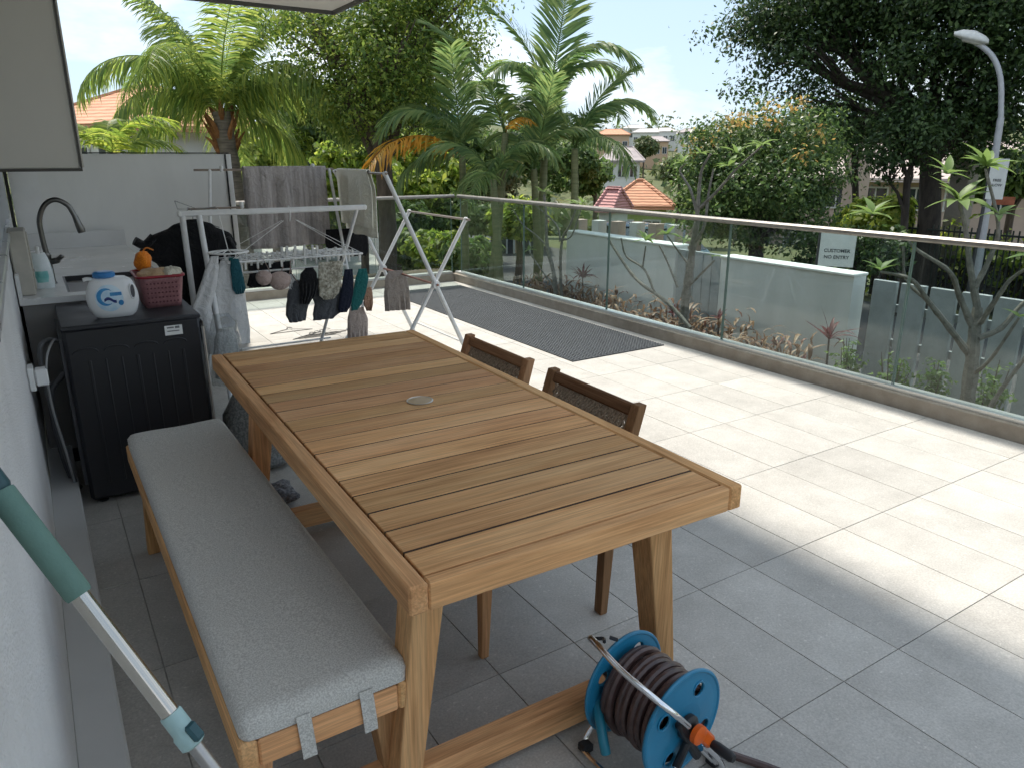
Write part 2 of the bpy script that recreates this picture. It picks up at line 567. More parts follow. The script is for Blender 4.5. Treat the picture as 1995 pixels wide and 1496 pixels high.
def tilemat():
    m, n, b, l = nodes('grey_stone_tile')
    t = n.nodes.new('ShaderNodeTexCoord'); oi = n.nodes.new('ShaderNodeObjectInfo')
    cb = n.nodes.new('ShaderNodeCombineXYZ')
    for k in range(3): l(oi.outputs['Random'], cb.inputs[k])
    ad = n.nodes.new('ShaderNodeVectorMath'); ad.operation = 'MULTIPLY_ADD'; ad.inputs[1].default_value = (31, 17, 43)
    l(cb.outputs[0], ad.inputs[0]); l(t.outputs['Object'], ad.inputs[2])
    def nzz(s, d):
        q = n.nodes.new('ShaderNodeTexNoise'); q.inputs['Scale'].default_value = s; q.inputs['Detail'].default_value = d; q.inputs['Roughness'].default_value = .65
        l(ad.outputs[0], q.inputs['Vector']); return q.outputs['Fac']
    a = nzz(5, 6); f = nzz(140, 3); v = nzz(60, 2)
    r = n.nodes.new('ShaderNodeValToRGB'); e = r.color_ramp.elements
    e[0].position = .3; e[0].color = (.425, .403, .368, 1); e[1].position = .72; e[1].color = (.535, .512, .472, 1)
    l(a, r.inputs['Fac'])
    mr = n.nodes.new('ShaderNodeMapRange'); mr.inputs['From Min'].default_value = .35; mr.inputs['From Max'].default_value = .68
    mr.inputs['To Min'].default_value = .84; mr.inputs['To Max'].default_value = 1.10; l(f, mr.inputs['Value'])
    sp = n.nodes.new('ShaderNodeMapRange'); sp.inputs['From Min'].default_value = .64; sp.inputs['From Max'].default_value = .72
    sp.inputs['To Min'].default_value = 1.0; sp.inputs['To Max'].default_value = 1.28; l(v, sp.inputs['Value'])
    mo = n.nodes.new('ShaderNodeMapRange'); mo.inputs['To Min'].default_value = .93; mo.inputs['To Max'].default_value = 1.05; l(oi.outputs['Random'], mo.inputs['Value'])
    ge = n.nodes.new('ShaderNodeNewGeometry'); ws = n.nodes.new('ShaderNodeTexNoise'); ws.inputs['Scale'].default_value = 1.1; ws.inputs['Detail'].default_value = 8; ws.inputs['Roughness'].default_value = .7
    l(ge.outputs['Position'], ws.inputs['Vector'])
    wr = n.nodes.new('ShaderNodeMapRange'); wr.inputs['From Min'].default_value = .3; wr.inputs['From Max'].default_value = .7; wr.inputs['To Min'].default_value = .86; wr.inputs['To Max'].default_value = 1.07; l(ws.outputs['Fac'], wr.inputs['Value'])
    m0 = n.nodes.new('ShaderNodeMath'); m0.operation = 'MULTIPLY'; l(mr.outputs[0], m0.inputs[0]); l(wr.outputs[0], m0.inputs[1])
    m1 = n.nodes.new('ShaderNodeMath'); m1.operation = 'MULTIPLY'; l(m0.outputs[0], m1.inputs[0]); l(mo.outputs[0], m1.inputs[1])
    m2 = n.nodes.new('ShaderNodeMath'); m2.operation = 'MULTIPLY'; l(m1.outputs[0], m2.inputs[0]); l(sp.outputs[0], m2.inputs[1])
    hs = n.nodes.new('ShaderNodeHueSaturation'); l(m2.outputs[0], hs.inputs['Value']); l(r.outputs['Color'], hs.inputs['Color'])
    l(hs.outputs['Color'], b.inputs['Base Color'])
    b.inputs['Roughness'].default_value = .62; b.inputs['Specular IOR Level'].default_value = .35
    bp = n.nodes.new('ShaderNodeBump'); bp.inputs['Strength'].default_value = .18; bp.inputs['Distance'].default_value = .003
    l(f, bp.inputs['Height']); l(bp.outputs['Normal'], b.inputs['Normal'])
    return m


TILE = tilemat()
# grid phase from the photographed joints
gx0, gy0 = 1.0362 - 6 * .3, 1.0852 - 4 * .615
tile_mesh = {}
nxt = 0
i = 0
xs = [gx0 + .3 * k for k in range(-3, 25)]
ys = [gy0 + .615 * k for k in range(-2, 25)]
tiles = 0
for yy in ys:
    for xx in xs:
        a0, a1 = max(xx, -.12), min(xx + .3, TX1)
        b0, b1 = max(yy, TY0), min(yy + .615, TY1)
        if a1 - a0 < .02 or b1 - b0 < .02 or b1 < -.7: continue
        key = (round(a1 - a0, 3), round(b1 - b0, 3))
        if key not in tile_mesh:
            q = MB(); q.cbox((0, 0, -.005), (key[0] - .003, key[1] - .003, .010), .001)
            o = q.build('tile', TILE, floor, origin=(0, 0, 0))
            tile_mesh[key] = o
        else:
            o = inst(tile_mesh[key], (0, 0, 0))
        o.location = Vector(((a0 + a1) / 2, (b0 + b1) / 2, rng.uniform(-.0004, .0004))) - wloc(floor)
        tiles += 1
print('tiles', tiles)

# roof slab over the seating side
mb = MB(); mb.box(-3.2, 2.93, 1.0, 8.0, 3.0, 3.32)
roofm = M('white_soffit', (.68, .68, .67), .8, var=.04, scale=1.5)
rt = thing('roof_overhang', 'grey concrete roof overhang above the table, corner seen at top', 'roof', (2.93, 8.0, 3.0))
mb.build('slab', roofm, rt)
mb = MB(); mb.box(-3.2, 2.96, 8.003, 8.03, 2.965, 3.34); mb.box(2.933, 2.96, 1.0, 8.0, 2.965, 3.34)
mb.build('fascia', M('dark_grey_fascia', (.10, .10, .105), .5), rt)

# house wall along x = 0
ht = thing('house_wall', 'white textured plaster wall with grey ledge along its foot', 'wall', (-.12, 2, 0))
mb = MB(); mb.box(-.62, -.118, -1.6, 6.9, .102, 1.19)
mb.build('plaster', PLASTER, ht)
mb = MB(); mb.box(-.62, -.122, -1.6, 6.9, 1.19, 3.0)
mb.build('upper_wall', M('grey_paint', (.42, .44, .46), .6, var=.05), ht)
mb = MB(); mb.cbox((-.06 - .003, 2.6, .045), (.118, 8.4, .11), .006)
mb.build('ledge', SMOOTHW, ht)
mb = MB(); mb.cbox((-.113, 2.0, 1.205), (.03, 7.0, .03), .004)
mb.build('sill', M('aluminium_sill', (.6, .6, .6), .3, metal=.6), ht)
# grey privacy screen at the end of the counter
PY = 6.80
st = thing('privacy_screen', 'pale grey flat privacy screen with black edges behind the tap', 'screen', (.7, PY, 0))
mb = MB(); mb.cbox((.69, PY + .03, .80), (1.56, .05, 1.60), .003); mb.build('panel', GREYPANEL, st)
mb = MB(); mb.cbox((1.494, PY + .03, .80), (.04, .06, 1.60), .003); mb.build('post', M('white_post', (.76, .76, .75), .5, var=.03), st)
mb = MB(); mb.box(1.462, 1.472, PY - .004, PY + .002, 0.01, 1.598); mb.build('edge_trim', BLACKT, st)
mb = MB(); mb.box(-.09, 1.5, PY + .0, PY + .06, 1.603, 1.612); mb.build('cap', BLACKT, st)
mb = MB(); mb.box(-.117, -.095, PY - .06, PY - .03, .98, 1.54); mb.build('corner_trim', BLACKT, st)
mb = MB(); mb.box(-.09, .10, PY - .016, PY + .001, .96, 1.6); mb.build('side_post', M('white_post', (.62, .63, .63)), st)

# glass balustrade
KERB = M('brown_stone_kerb', (.25, .21, .165), .7, scale=9, rgb2=(.34, .295, .24), bump=.2)
GLASS = glassmat('green_glass', (.83, .885, .865))
GEDGE = M('dark_green_glass_edge', (.15, .22, .195), .2, spec=.5)
RAIL = M('brushed_rail', (.30, .28, .255), .45, metal=.85, var=.12, scale=16)
ALU = M('pale_aluminium', (.62, .62, .60), .35, metal=.7, var=.05)
bt = thing('glass_balustrade', 'frameless green glass balustrade with brushed top rail along long terrace side', 'balustrade', (4.68, 3, 0))
mb = MB(); mb.cbox((4.68, 3.65, .045), (.12, 10.1, .11), .006); kb = mb.build('kerb', KERB, bt)
mb = MB(); mb.box(4.655, 4.745, -1.4, 8.7, .10, .125); mb.build('base_channel', ALU, bt)
gy = [8.60, 7.108, 5.611, 4.114, 2.617, 1.12, -.377, -1.4]
for a, b in zip(gy[1:], gy[:-1]):
    mb = MB(); mb.box(4.69, 4.702, a + .006, b - .006, .12, 1.075); gp = mb.build('glass_panel', GLASS, bt)
    mb = MB(); mb.box(4.689, 4.703, a + .0045, a + .0075, .12, 1.072); mb.build('glass_edge', GEDGE, gp)
    mb = MB(); mb.box(4.689, 4.703, b - .0075, b - .0045, .12, 1.072); mb.build('glass_edge', GEDGE, gp)
mb = MB(); mb.cbox((4.696, 3.63, 1.09), (.055, 10.06, .042), .012); mb.build('top_rail', RAIL, bt)
b2 = thing('glass_balustrade', 'frameless green glass balustrade across far end behind the laundry rack', 'balustrade', (3.1, 8.7, 0))
mb = MB(); mb.cbox((3.06, 8.72, .045), (3.12, .12, .11), .006); mb.build('kerb', KERB, b2)
mb = MB(); mb.box(1.5, 4.60, 8.675, 8.765, .10, .125); mb.build('base_channel', ALU, b2)
for a, b in ((1.55, 2.55), (2.55, 3.55), (3.55, 4.62)):
    mb = MB(); mb.box(a + .006, b - .006, 8.70, 8.712, .12, 1.075); gp = mb.build('glass_panel', GLASS, b2)
    mb = MB(); mb.box(b - .0075, b - .0045, 8.699, 8.713, .12, 1.072); mb.build('glass_edge', GEDGE, gp)
mb = MB(); mb.cbox((3.11, 8.706, 1.09), (3.12, .055, .042), .012); mb.build('top_rail', RAIL, b2)

# boundary wall
BW = M('pale_painted_wall', (.64, .655, .635), .75, scale=2.2, rgb2=(.78, .79, .775), bump=.15, bscale=90, stretch=(1, 1, .22))
CAPM = M('white_coping', (.80, .82, .80), .7)
FENCE = M('blue_grey_metal', (.34, .37, .38), .45, var=.12, scale=6)
wt1 = thing('boundary_wall', 'pale grey-green painted boundary wall section nearest the street lamp', 'wall', (7.3, 5.5, GZ))
mb = MB(); mb.box(7.2, 7.42, 4.60, 6.42, -1.9, .37); mb.build('wall', BW, wt1)
mb = MB(); mb.cbox((7.31, 5.51, .385), (.26, 1.84, .03), .006); mb.build('coping', CAPM, wt1)
wt2 = thing('boundary_wall', 'pale grey-green boundary wall section beside the palm clump', 'wall', (7.3, 8.4, GZ))
mb = MB(); mb.box(7.2, 7.42, 7.22, 9.65, -1.9, .42); mb.build('wall', BW, wt2)
mb = MB(); mb.cbox((7.31, 8.435, .435), (.26, 2.45, .03), .006); mb.build('coping', CAPM, wt2)


def slat_fence(label, y0, y1, ztop, n, x=7.32, fill=.66):
    t = thing('slat_fence', label, 'fence', (x, (y0 + y1) / 2, GZ))
    p = (y1 - y0) / n
    for k in range(n):
        yc = y0 + (k + .5) * p
        mb = MB(); mb.cbox((x, yc, (ztop - 1.5) / 2), (.05, p * fill, ztop + 1.5), .004)
        mb.build('slat', FENCE, t)
    mb = MB(); mb.box(x + .03, x + .07, y0, y1, -.35, -.27); mb.box(x + .03, x + .07, y0, y1, .02, .10); mb.build('rail', FENCE, t)


slat_fence('narrow blue-grey vertical slat fence between the two pale wall sections', 6.44, 7.20, .40, 5, 7.25, .93)
slat_fence('wide blue-grey vertical slat fence right of the pale wall behind branches', 1.2, 4.54, .34, 11, 7.45, .84)
# ------------------------------------------------------------------ dining table
TA = -0.023
tt = thing('dining_table', 'teak slatted outdoor dining table with umbrella hole cover', 'table', (0.5190, 1.197, 0))
TW, TL, TH = .953, 2.12, .76
def TB(): return MB()
def tpart(mb, name, mat, smooth=False):
    o = mb.build(name, mat, None, smooth, origin=(0, 0, 0)); o.parent = tt; return o
RW = .044
mb = MB(); mb.cbox((RW / 2, TL / 2, TH - .034), (RW, TL, .068), .005); tpart(mb, 'side_rail', WY)
mb = MB(); mb.cbox((TW - RW / 2, TL / 2, TH - .034), (RW, TL, .068), .005); tpart(mb, 'side_rail', WY)
for yy in (.016, TL - .016):
    mb = MB(); mb.cbox((TW / 2, yy, TH - .0345), (TW - 2 * RW - .002, .030, .067), .004); tpart(mb, 'end_rail', WX)
ns = 19
pitch = (TL - .066) / ns
s0 = None
for k in range(ns):
    loc = (TW / 2, .033 + pitch * (k + .5), TH - .012 + rng.uniform(-.0008, .0008))
    if s0 is None:
        mb = MB(); mb.cbox((0, 0, 0), (TW - 2 * RW - .010, pitch - .008, .022), .002); s0 = tpart(mb, 'slat', WX); s0.location = loc
    else:
        inst(s0, loc)
JOINT = M('dark_brown_joint', (.045, .026, .014), .9, var=.3, scale=40)  # dark brown strips added in the slat gaps so the seams read dark
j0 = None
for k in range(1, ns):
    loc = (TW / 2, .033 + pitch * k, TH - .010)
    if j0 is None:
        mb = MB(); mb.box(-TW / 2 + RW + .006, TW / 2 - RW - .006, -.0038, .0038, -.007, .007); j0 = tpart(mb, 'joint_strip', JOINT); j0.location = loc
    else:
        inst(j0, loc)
mb = MB(); mb.box(.06, .10, .05, TL - .05, TH - .068, TH - .034); mb.box(TW - .10, TW - .06, .05, TL - .05, TH - .068, TH - .034)
mb.box(TW / 2 - .03, TW / 2 + .03, .05, TL - .05, TH - .068, TH - .034)
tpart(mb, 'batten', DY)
# umbrella hole cover
hx, hy = 1.043 - .519 - .01, 2.264 - 1.197 + .01
mb = MB(); mb.lathe([(.043, TH - .002), (.043, TH + .002), (.04, TH + .0028), (.02, TH + .003), (0.001, TH + .003)], 28, (hx, hy, 0)); o = tpart(mb, 'umbrella_hole_cover', M('clear_frosted_cap', (.46, .33, .20), .45, spec=.4), True)
mb = MB(); mb.lathe([(.043, 0), (.047, .001), (.047, .003), (.043, .004), (.042, .002)], 32, (hx, hy, TH), caps=False); tpart(mb, 'cover_ring', M('polished_ring', (.62, .58, .52), .3, metal=.8), True)
cx = TW / 2
for yb, sgn in ((.215, 1), (TL - .33, -1)):
    for sx in (-1, 1):
        tx, bx_ = cx + sx * .345, cx + sx * .435
        mb = MB()
        pts = []
        for z, c, w, d in ((0, bx_, .062, .075), (TH - .066, tx, .085, .095)):
            for dy in (-d / 2, d / 2):
                for dx in (-w / 2, w / 2): pts.append((c + dx, yb + dy, z))
        mb.hexa(pts); o = tpart(mb, 'leg', WZ)
        bv = o.modifiers.new('bevel', 'BEVEL'); bv.width = .005; bv.segments = 2
    mb = MB(); mb.cbox((cx, yb, .065), (.80, .060, .085), .005); tpart(mb, 'stretcher', WX)
    mb = MB(); mb.cbox((cx, yb, TH - .093), (.72, .060, .048), .004); tpart(mb, 'cross_rail', WX)
tt.rotation_euler = (0, 0, TA)

# ------------------------------------------------------------------ bench with cushion
bn = thing('bench', 'long backless teak bench under the grey cushion beside the wall', 'bench', (.40, 2.38, 0))
BX0, BX1, BY0, BY1 = .192, .598, 1.372, 3.40
for x in (BX0 + .02, BX1 - .02):
    mb = MB(); mb.cbox((x, (BY0 + BY1) / 2, .358), (.040, BY1 - BY0, .074), .006); mb.build('side_rail', WY, bn)
for y in (BY0 + .018, BY1 - .018):
    mb = MB(); mb.cbox(((BX0 + BX1) / 2, y, .357), (BX1 - BX0 - .082, .034, .070), .005); mb.build('end_rail', WX, bn)
q0 = None
for k in range(14):
    y = BY0 + .09 + k * (BY1 - BY0 - .18) / 13
    if q0 is None:
        mb = MB(); mb.cbox((0, 0, 0), (BX1 - BX0 - .084, .11, .018), .002)
        q0 = mb.build('slat', WX, bn, origin=(0, 0, 0))
        q0.location = Vector(((BX0 + BX1) / 2, y, .375)) - bn.location
    else: inst(q0, Vector(((BX0 + BX1) / 2, y, .375)) - bn.location)
for y in (BY0 + .10, BY1 - .26):
    for sx in (-1, 1):
        xt = (BX0 + BX1) / 2 + sx * .150; xb = (BX0 + BX1) / 2 + sx * .178
        pts = []
        for z, c, w, d in ((0, xb, .045, .055), (.322, xt, .066, .075)):
            for dy in (-d / 2, d / 2):
                for dx in (-w / 2, w / 2): pts.append((c + dx, y + dy, z))
        mb = MB(); mb.hexa(pts); o = mb.build('leg', WZ, bn)
        bv = o.modifiers.new('bevel', 'BEVEL'); bv.width = .004; bv.segments = 2
    mb = MB(); mb.cbox(((BX0 + BX1) / 2, y, .06), (.31, .045, .06), .004); mb.build('stretcher', WX, bn)

CUSH = fabric('grey_woven_cushion', (.45, .435, .405), (.66, .645, .605), 260, .95, .6, crease=.12)
ct = thing('bench_cushion', 'long pale grey woven seat cushion with tie straps on the bench', 'cushion', (.40, 2.38, .40))
rings = []
def cushion(mb, x0, x1, y0, y1, z0, z1, rad, n=10):
    nx, ny = 15, 61
    def edge(d):  # height profile near the border
        t = min(1, max(0, d / .032)); return math.sqrt(max(0, 1 - (1 - t) ** 2))
    top = []; bot = []
    for j in range(ny):
        v = j / (ny - 1); v = .5 - .5 * math.cos(PI * v) if 0 else v
        # denser near the ends
        vv = v + .12 * math.sin(2 * PI * v) * -.0
        y = y0 + (y1 - y0) * (.5 - .5 * math.cos(PI * v)) if False else None
        rowt = []; rowb = []
        for i in range(nx):
            u = i / (nx - 1)
            uu = .5 - .5 * math.cos(PI * u); ww = .5 - .5 * math.cos(PI * v)
            uu = .55 * uu + .45 * u; ww = .35 * ww + .65 * v
            x = x0 + (x1 - x0) * uu; y = y0 + (y1 - y0) * ww
            # rounded corners
            cx_ = min(max(x, x0 + rad), x1 - rad); cy_ = min(max(y, y0 + rad), y1 - rad)
            dx, dy = x - cx_, y - cy_
            L_ = math.hypot(dx, dy)
            if L_ > 1e-6:
                s_ = max(abs(dx), abs(dy)) / L_
                x, y = cx_ + dx * s_, cy_ + dy * s_
            d = min(x - x0, x1 - x, y - y0, y1 - y)
            if L_ > 1e-6: d = min(d, rad - math.hypot(x - cx_, y - cy_))
            e = edge(d)
            zm = (z0 + z1) / 2; hh = (z1 - z0) / 2
            wob = .0025 * math.sin(y * 7.1 + x * 5) + .002 * math.sin(x * 23 + y * 2.3)
            rowt.append((x, y, zm + hh * (.30 + .70 * e) + wob * e)); rowb.append((x, y, z0))
        top.append(rowt); bot.append(rowb)
    mb.grid(top)
    b0 = len(mb.V)
    # skirt
    loop_t = top[0] + [r[-1] for r in top[1:]] + top[-1][-2::-1] + [r[0] for r in top[-2:0:-1]]
    loop_b = [(p[0], p[1], z0) for p in loop_t]
    mb.grid([loop_b, loop_t], closed_u=True)
mb = MB(); cushion(mb, BX0 + .008, BX1 - .004, BY0 + .004, BY1 - .012, .396, .452, .028)
cs = mb.build('pad', CUSH, ct, True, angle=80)
wd = cs.modifiers.new('weld', 'WELD'); wd.merge_threshold = .0004
for xs_ in (.333, .478):
    mb = MB()
    P = []
    for z, y in ((.415, BY0 + .000), (.398, BY0 - .003), (.37, BY0 - .004), (.33, BY0 - .005), (.302, BY0 - .004)):
        P.append([(xs_ - .016 + (.398 - z) * .06, y, z), (xs_ + .016 + (.398 - z) * .06, y, z)])
    mb.grid(P); thick(mb.build('strap', CUSH, ct), .003)

# ------------------------------------------------------------------ two chairs
def rope_weave(mb, y0, y1, z0, z1, xf):
    """diamond weave of cord strips between the back posts; xf(z) gives the plane"""
    n = 27
    wdt = (y1 - y0)
    for k in range(n * 2):
        for sgn in (-1, 1):
            ys = y0 + wdt * (k - n / 2 + .5) / n
            pts = []
            for t in range(7):
                z = z0 + (z1 - z0) * t / 6
                y = ys + sgn * (z - z0) * .95
                if y0 <= y <= y1: pts.append((xf(z) + sgn * .002 * (1 if (t + k) % 2 else -1), y, z))
            if len(pts) > 1: mb.tube(pts, .0054, 4, False)
    for k in range(16):
        y = y0 + wdt * (k + .5) / 16
        mb.tube([(xf(z0), y, z0), (xf(z1), y, z1)], .0035, 5, False)
ROPE = M('brown_woven_cord', (.18, .135, .095), .8, scale=90, rgb2=(.42, .34, .26), bump=.4)
def make_chair(label, loc):
    """chair facing -X; local origin at floor centre"""
    t = thing('dining_chair', label, 'chair', (0, 0, 0), 'woven-back chairs pushed in along the table')
    Wd = .56
    xf = lambda z: .26 + (z - .40) * .30 if z > .40 else .26 - (.40 - z) * .05
    for sy in (-1, 1):
        y = sy * (Wd / 2 - .022)
        mb = MB(); pts = []
        for z, w in ((0, .030), (.40, .048), (.775, .036)):
            pts.append([(xf(z) - w / 2, y - .021, z), (xf(z) + w / 2, y - .021, z), (xf(z) + w / 2, y + .021, z), (xf(z) - w / 2, y + .021, z)])
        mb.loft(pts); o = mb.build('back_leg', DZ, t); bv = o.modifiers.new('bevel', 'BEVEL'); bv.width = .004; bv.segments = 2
        mb = MB(); pts = []
        for z, w in ((0, .028), (.415, .046)):
            xx = -.235 - (.0 if z else .012)
            pts.append([(xx - w / 2, y - w / 2, z), (xx + w / 2, y - w / 2, z), (xx + w / 2, y + w / 2, z), (xx - w / 2, y + w / 2, z)])
        mb.loft(pts); o = mb.build('front_leg', WZ, t); bv = o.modifiers.new('bevel', 'BEVEL'); bv.width = .004; bv.segments = 2
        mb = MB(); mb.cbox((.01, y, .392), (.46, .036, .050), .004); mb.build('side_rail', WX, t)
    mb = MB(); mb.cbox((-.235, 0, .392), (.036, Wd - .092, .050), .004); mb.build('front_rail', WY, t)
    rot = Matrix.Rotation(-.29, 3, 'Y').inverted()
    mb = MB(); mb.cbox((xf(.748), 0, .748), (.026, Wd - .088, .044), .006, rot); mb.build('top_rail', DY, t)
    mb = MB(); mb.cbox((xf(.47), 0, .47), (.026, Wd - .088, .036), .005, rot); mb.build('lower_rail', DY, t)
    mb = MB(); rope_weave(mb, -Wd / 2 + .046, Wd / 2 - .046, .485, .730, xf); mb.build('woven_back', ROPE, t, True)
    mb = MB()
    P = []
    for i in range(12):
        x = -.225 + .46 * i / 11
        P.append([(x, -Wd / 2 + .045 + (Wd - .09) * j / 11, .412 - .012 * math.sin(PI * j / 11) * math.sin(PI * i / 11)) for j in range(12)])
    mb.grid(P); thick(mb.build('woven_seat', ROPE, t, True), .012)
    t.location = loc
    return t
make_chair('dark teak woven-back chair nearest the hose reel side of table', (1.292, 2.055, 0)).rotation_euler = (0, 0, R(-1.5))
make_chair('dark teak woven-back chair farther along table nearer the rubber mat', (1.30, 2.745, 0)).rotation_euler = (0, 0, R(-1.0))

# ------------------------------------------------------------------ rubber mat
RUB = M('dark_grey_rubber', (.045, .05, .056), .75, scale=20, rgb2=(.07, .078, .085), bump=.2)
mt = thing('rubber_mat', 'large dark grey perforated rubber mat on the sunny tiles', 'mat', (4.0, 6.4, 0))
mxa, mxb, mya, myb = 3.50, 4.50, 4.58, 8.30
mb = MB(); mb.box(mxa, mxb, mya, myb, .0005, .004); mb.build('base_sheet', RUB, mt)
mb = MB()
k = 0
y = mya
while y < myb - .01:
    mb.box(mxa, mxb, y, y + .011, .004, .010); y += .032
mb.build('ribs', M('rubber_ribs', (.06, .067, .075), .6, var=.2), mt)
mb = MB()
x = mxa
while x < mxb - .01:
    mb.box(x, x + .010, mya, myb, .004, .0088); x += .032
mb.build('cross_ribs', M('rubber_ribs', (.06, .067, .075)), mt)
mt['label'] = 'large dark grey perforated rubber mat on the sunny tiles'

# ------------------------------------------------------------------ hose reel
rl = thing('hose_reel', 'blue hose reel wound with brown hose, orange crank, on the floor', 'hose reel', (1.17, 1.16, 0))
BLUE = M('blue_plastic', (.014, .17, .31), .35, scale=5, rgb2=(.022, .22, .38), spec=.5)
HOSE = M('brown_rubber_hose', (.05, .028, .026), .38, scale=40, rgb2=(.10, .058, .05), spec=.5)
ORANGE = M('orange_plastic', (.72, .12, .012), .35)
ax = Vector((.10, -.995, 0)).normalized(); ay = Vector((ax.y * -1, ax.x, 0)); az = Vector((0, 0, 1))
rc = Vector((1.203, 1.185, .188))
def RP(a, r, th): return rc + ax * a + (ay * math.cos(th) + az * math.sin(th)) * r
from mathutils.geometry import delaunay_2d_cdt
def disc(a0, a1, Rr, holes=4):
    """disc with four round holes near the rim, between axial a0 and a1"""
    pts = []; edges = []
    def ring(cx_, cy_, r, n):
        b = len(pts)
        for k in range(n): pts.append(Vector((cx_ + r * math.cos(2 * PI * k / n), cy_ + r * math.sin(2 * PI * k / n))))
        for k in range(n): edges.append((b + k, b + (k + 1) % n))
    ring(0, 0, Rr, 64); ring(0, 0, .06, 32); ring(0, 0, .125, 48)
    hc = [(.096 * math.cos(PI / 4 + .25 + k * 2 * PI / holes), .096 * math.sin(PI / 4 + .25 + k * 2 * PI / holes)) for k in range(holes)]
    for (x, y) in hc: ring(x, y, .021, 20)
    v2, e2, f2, *_ = delaunay_2d_cdt(pts, edges, [], 0, 1e-7)
    keep = []
    for f in f2:
        c = sum((v2[i] for i in f), Vector((0, 0))) / len(f)
        if all((c - Vector(h)).length > .0208 for h in hc): keep.append(tuple(f))
    def P(v, a):
        r = v.length; cone = .012 * max(0, 1 - r / .125)
        return rc + ax * (a + math.copysign(cone, a1)) + ay * v.x + az * v.y
    mb = MB(); n = len(v2)
    mb.V = [tuple(P(v, a0)) for v in v2] + [tuple(P(v, a1)) for v in v2]
    cnt = {}
    for f in keep:
        for k in range(len(f)):
            a, b = f[k], f[(k + 1) % len(f)]
            if (b, a) in cnt: del cnt[(b, a)]
            else: cnt[(a, b)] = 1
    mb.F = [f for f in keep] + [tuple(i + n for i in f[::-1]) for f in keep] + [(b, a, a + n, b + n) for (a, b) in cnt]
    return mb
RD = .145
o = disc(-.105, -.099, RD).build('back_disc', BLUE, rl); fix_normals(o); bv = o.modifiers.new('bevel', 'BEVEL'); bv.width = .0012
o = disc(.099, .105, RD).build('front_disc', BLUE, rl); fix_normals(o)
for a in (-.102, .102):
    mb = MB(); mb.tube([RP(a, RD, 2 * PI * k / 64) for k in range(64)], .006, 8, closed=True); mb.build('rim', BLUE, rl, True)
    for hh in range(4):
        mb = MB()
        hc = PI / 4 + .25 + hh * PI / 2
        cpt = RP(a + (.0055 if a > 0 else -.0055), .096, hc)
        mb.tube([cpt + (ay * math.cos(t) + az * math.sin(t)) * .0215 for t in [2 * PI * k / 20 for k in range(20)]], .003, 6, closed=True)
        mb.build('hole_rim', BLUE, rl, True)
mb = MB(); mb.lathe([(.055, -.10), (.055, .10)], 24, rc, ax); mb.build('drum', BLACKP, rl, True)
# wound hose: two layers
mb = MB()
for layer, rr in ((0, .072), (1, .092), (2, .111)):
    turns = [8, 8, 7][layer]
    pts = []
    for k in range(turns * 28 + 1):
        th = 2 * PI * k / 28
        a = -.085 + .170 * k / (turns * 28)
        if layer % 2: a = -a
        pts.append(RP(a + .005 * math.sin(th * .43 + layer), rr + .0045 * math.sin(th * .37 + layer * 2) + .002 * math.sin(th * 1.9), th))
    mb.tube(pts, .0112, 8)
mb.build('wound_hose', HOSE, rl, True)
mb = MB()
st_ = RP(.02, .112, -1.0)
e1 = ZP(1405, 1435, .05); e2 = ZP(1440, 1478, .014); e3 = ZP(1500, 1560, .013)
mb.tube([RP(.03, .113, -.2), RP(.05, .117, -.7), RP(.06, .125, -1.1), (1.33, 1.14, .045), (1.38, 1.07, .018), (1.44, .98, .0125), (1.50, .86, .0125), (1.52, .70, .0125), (1.45, .5, .0125)], .0115, 8)
mb.build('loose_hose', HOSE, rl, True)
# chrome carrying frame arching over the drum
def cat(pts, n=6):
    """catmull-rom through the points"""
    pts = [Vector(p) for p in pts]; q = [pts[0] * 2 - pts[1]] + pts + [pts[-1] * 2 - pts[-2]]
    out = []
    for i in range(1, len(q) - 2):
        for k in range(n):
            t = k / n
            a, b, c, d = q[i - 1], q[i], q[i + 1], q[i + 2]
            out.append(.5 * ((2 * b) + (c - a) * t + (2 * a - 5 * b + 4 * c - d) * t * t + (3 * b - a - 3 * c + d) * t ** 3))
    out.append(pts[-1]); return out
up = lambda a, s_, z: rc + ax * a + ay * s_ + az * z
mb = MB(); mb.tube(cat([up(-.130, 0.02, .01), up(-.140, -.035, .08), up(-.130, -.11, .17), up(-.09, -.135, .195), up(0.0, -.135, .168), up(.09, -.122, .142), up(.138, -.085, .098), up(.142, -.03, .035)], 8), .0085, 10)
mb.build('carry_handle', CHROME, rl, True)
for s_, nm in ((-1, 'base_tube'), (1, 'base_tube')):
    mb = MB(); mb.tube(cat([up(-.13, s_ * .05, -.09), up(-.138, s_ * .11, -.165), up(-.10, s_ * .135, -.176), up(.10, s_ * .135, -.176), up(.138, s_ * .11, -.165), up(.13, s_ * .05, -.09)], 8), .0075, 8)
    mb.build(nm, CHROME, rl, True)
for a in (-.128, .128):
    s1 = 1 if a > 0 else -1
    mb = MB(); mb.lathe([(.034, 0), (.034, .012), (.026, .02), (.012, .022)], 20, rc + ax * (a - s1 * .014), ax * s1)
    mb.bar(up(a, -.05, .045), up(a, .04, -.11), .024, .022, .006, ax); mb.bar(up(a, .02, .01), up(a, -.05, -.10), .022, .020, .006, ax)
    mb.build('hub_bracket', BLACKP, rl, True)
for a in (-.125, .125):
    for s_ in (-1, 1):
        mb = MB(); mb.cbox(up(a, s_ * .12, -.172), (.036, .036, .026), .006); mb.build('foot', BLACKP, rl)
mb = MB(); mb.bar(up(.152, 0, .012), up(.156, .055, -.055), .036, .014, .006, ax); mb.lathe([(.026, 0), (.026, .014), (.018, .018)], 18, up(.146, 0, 0), ax)
mb.build('crank_arm', ORANGE, rl, True)
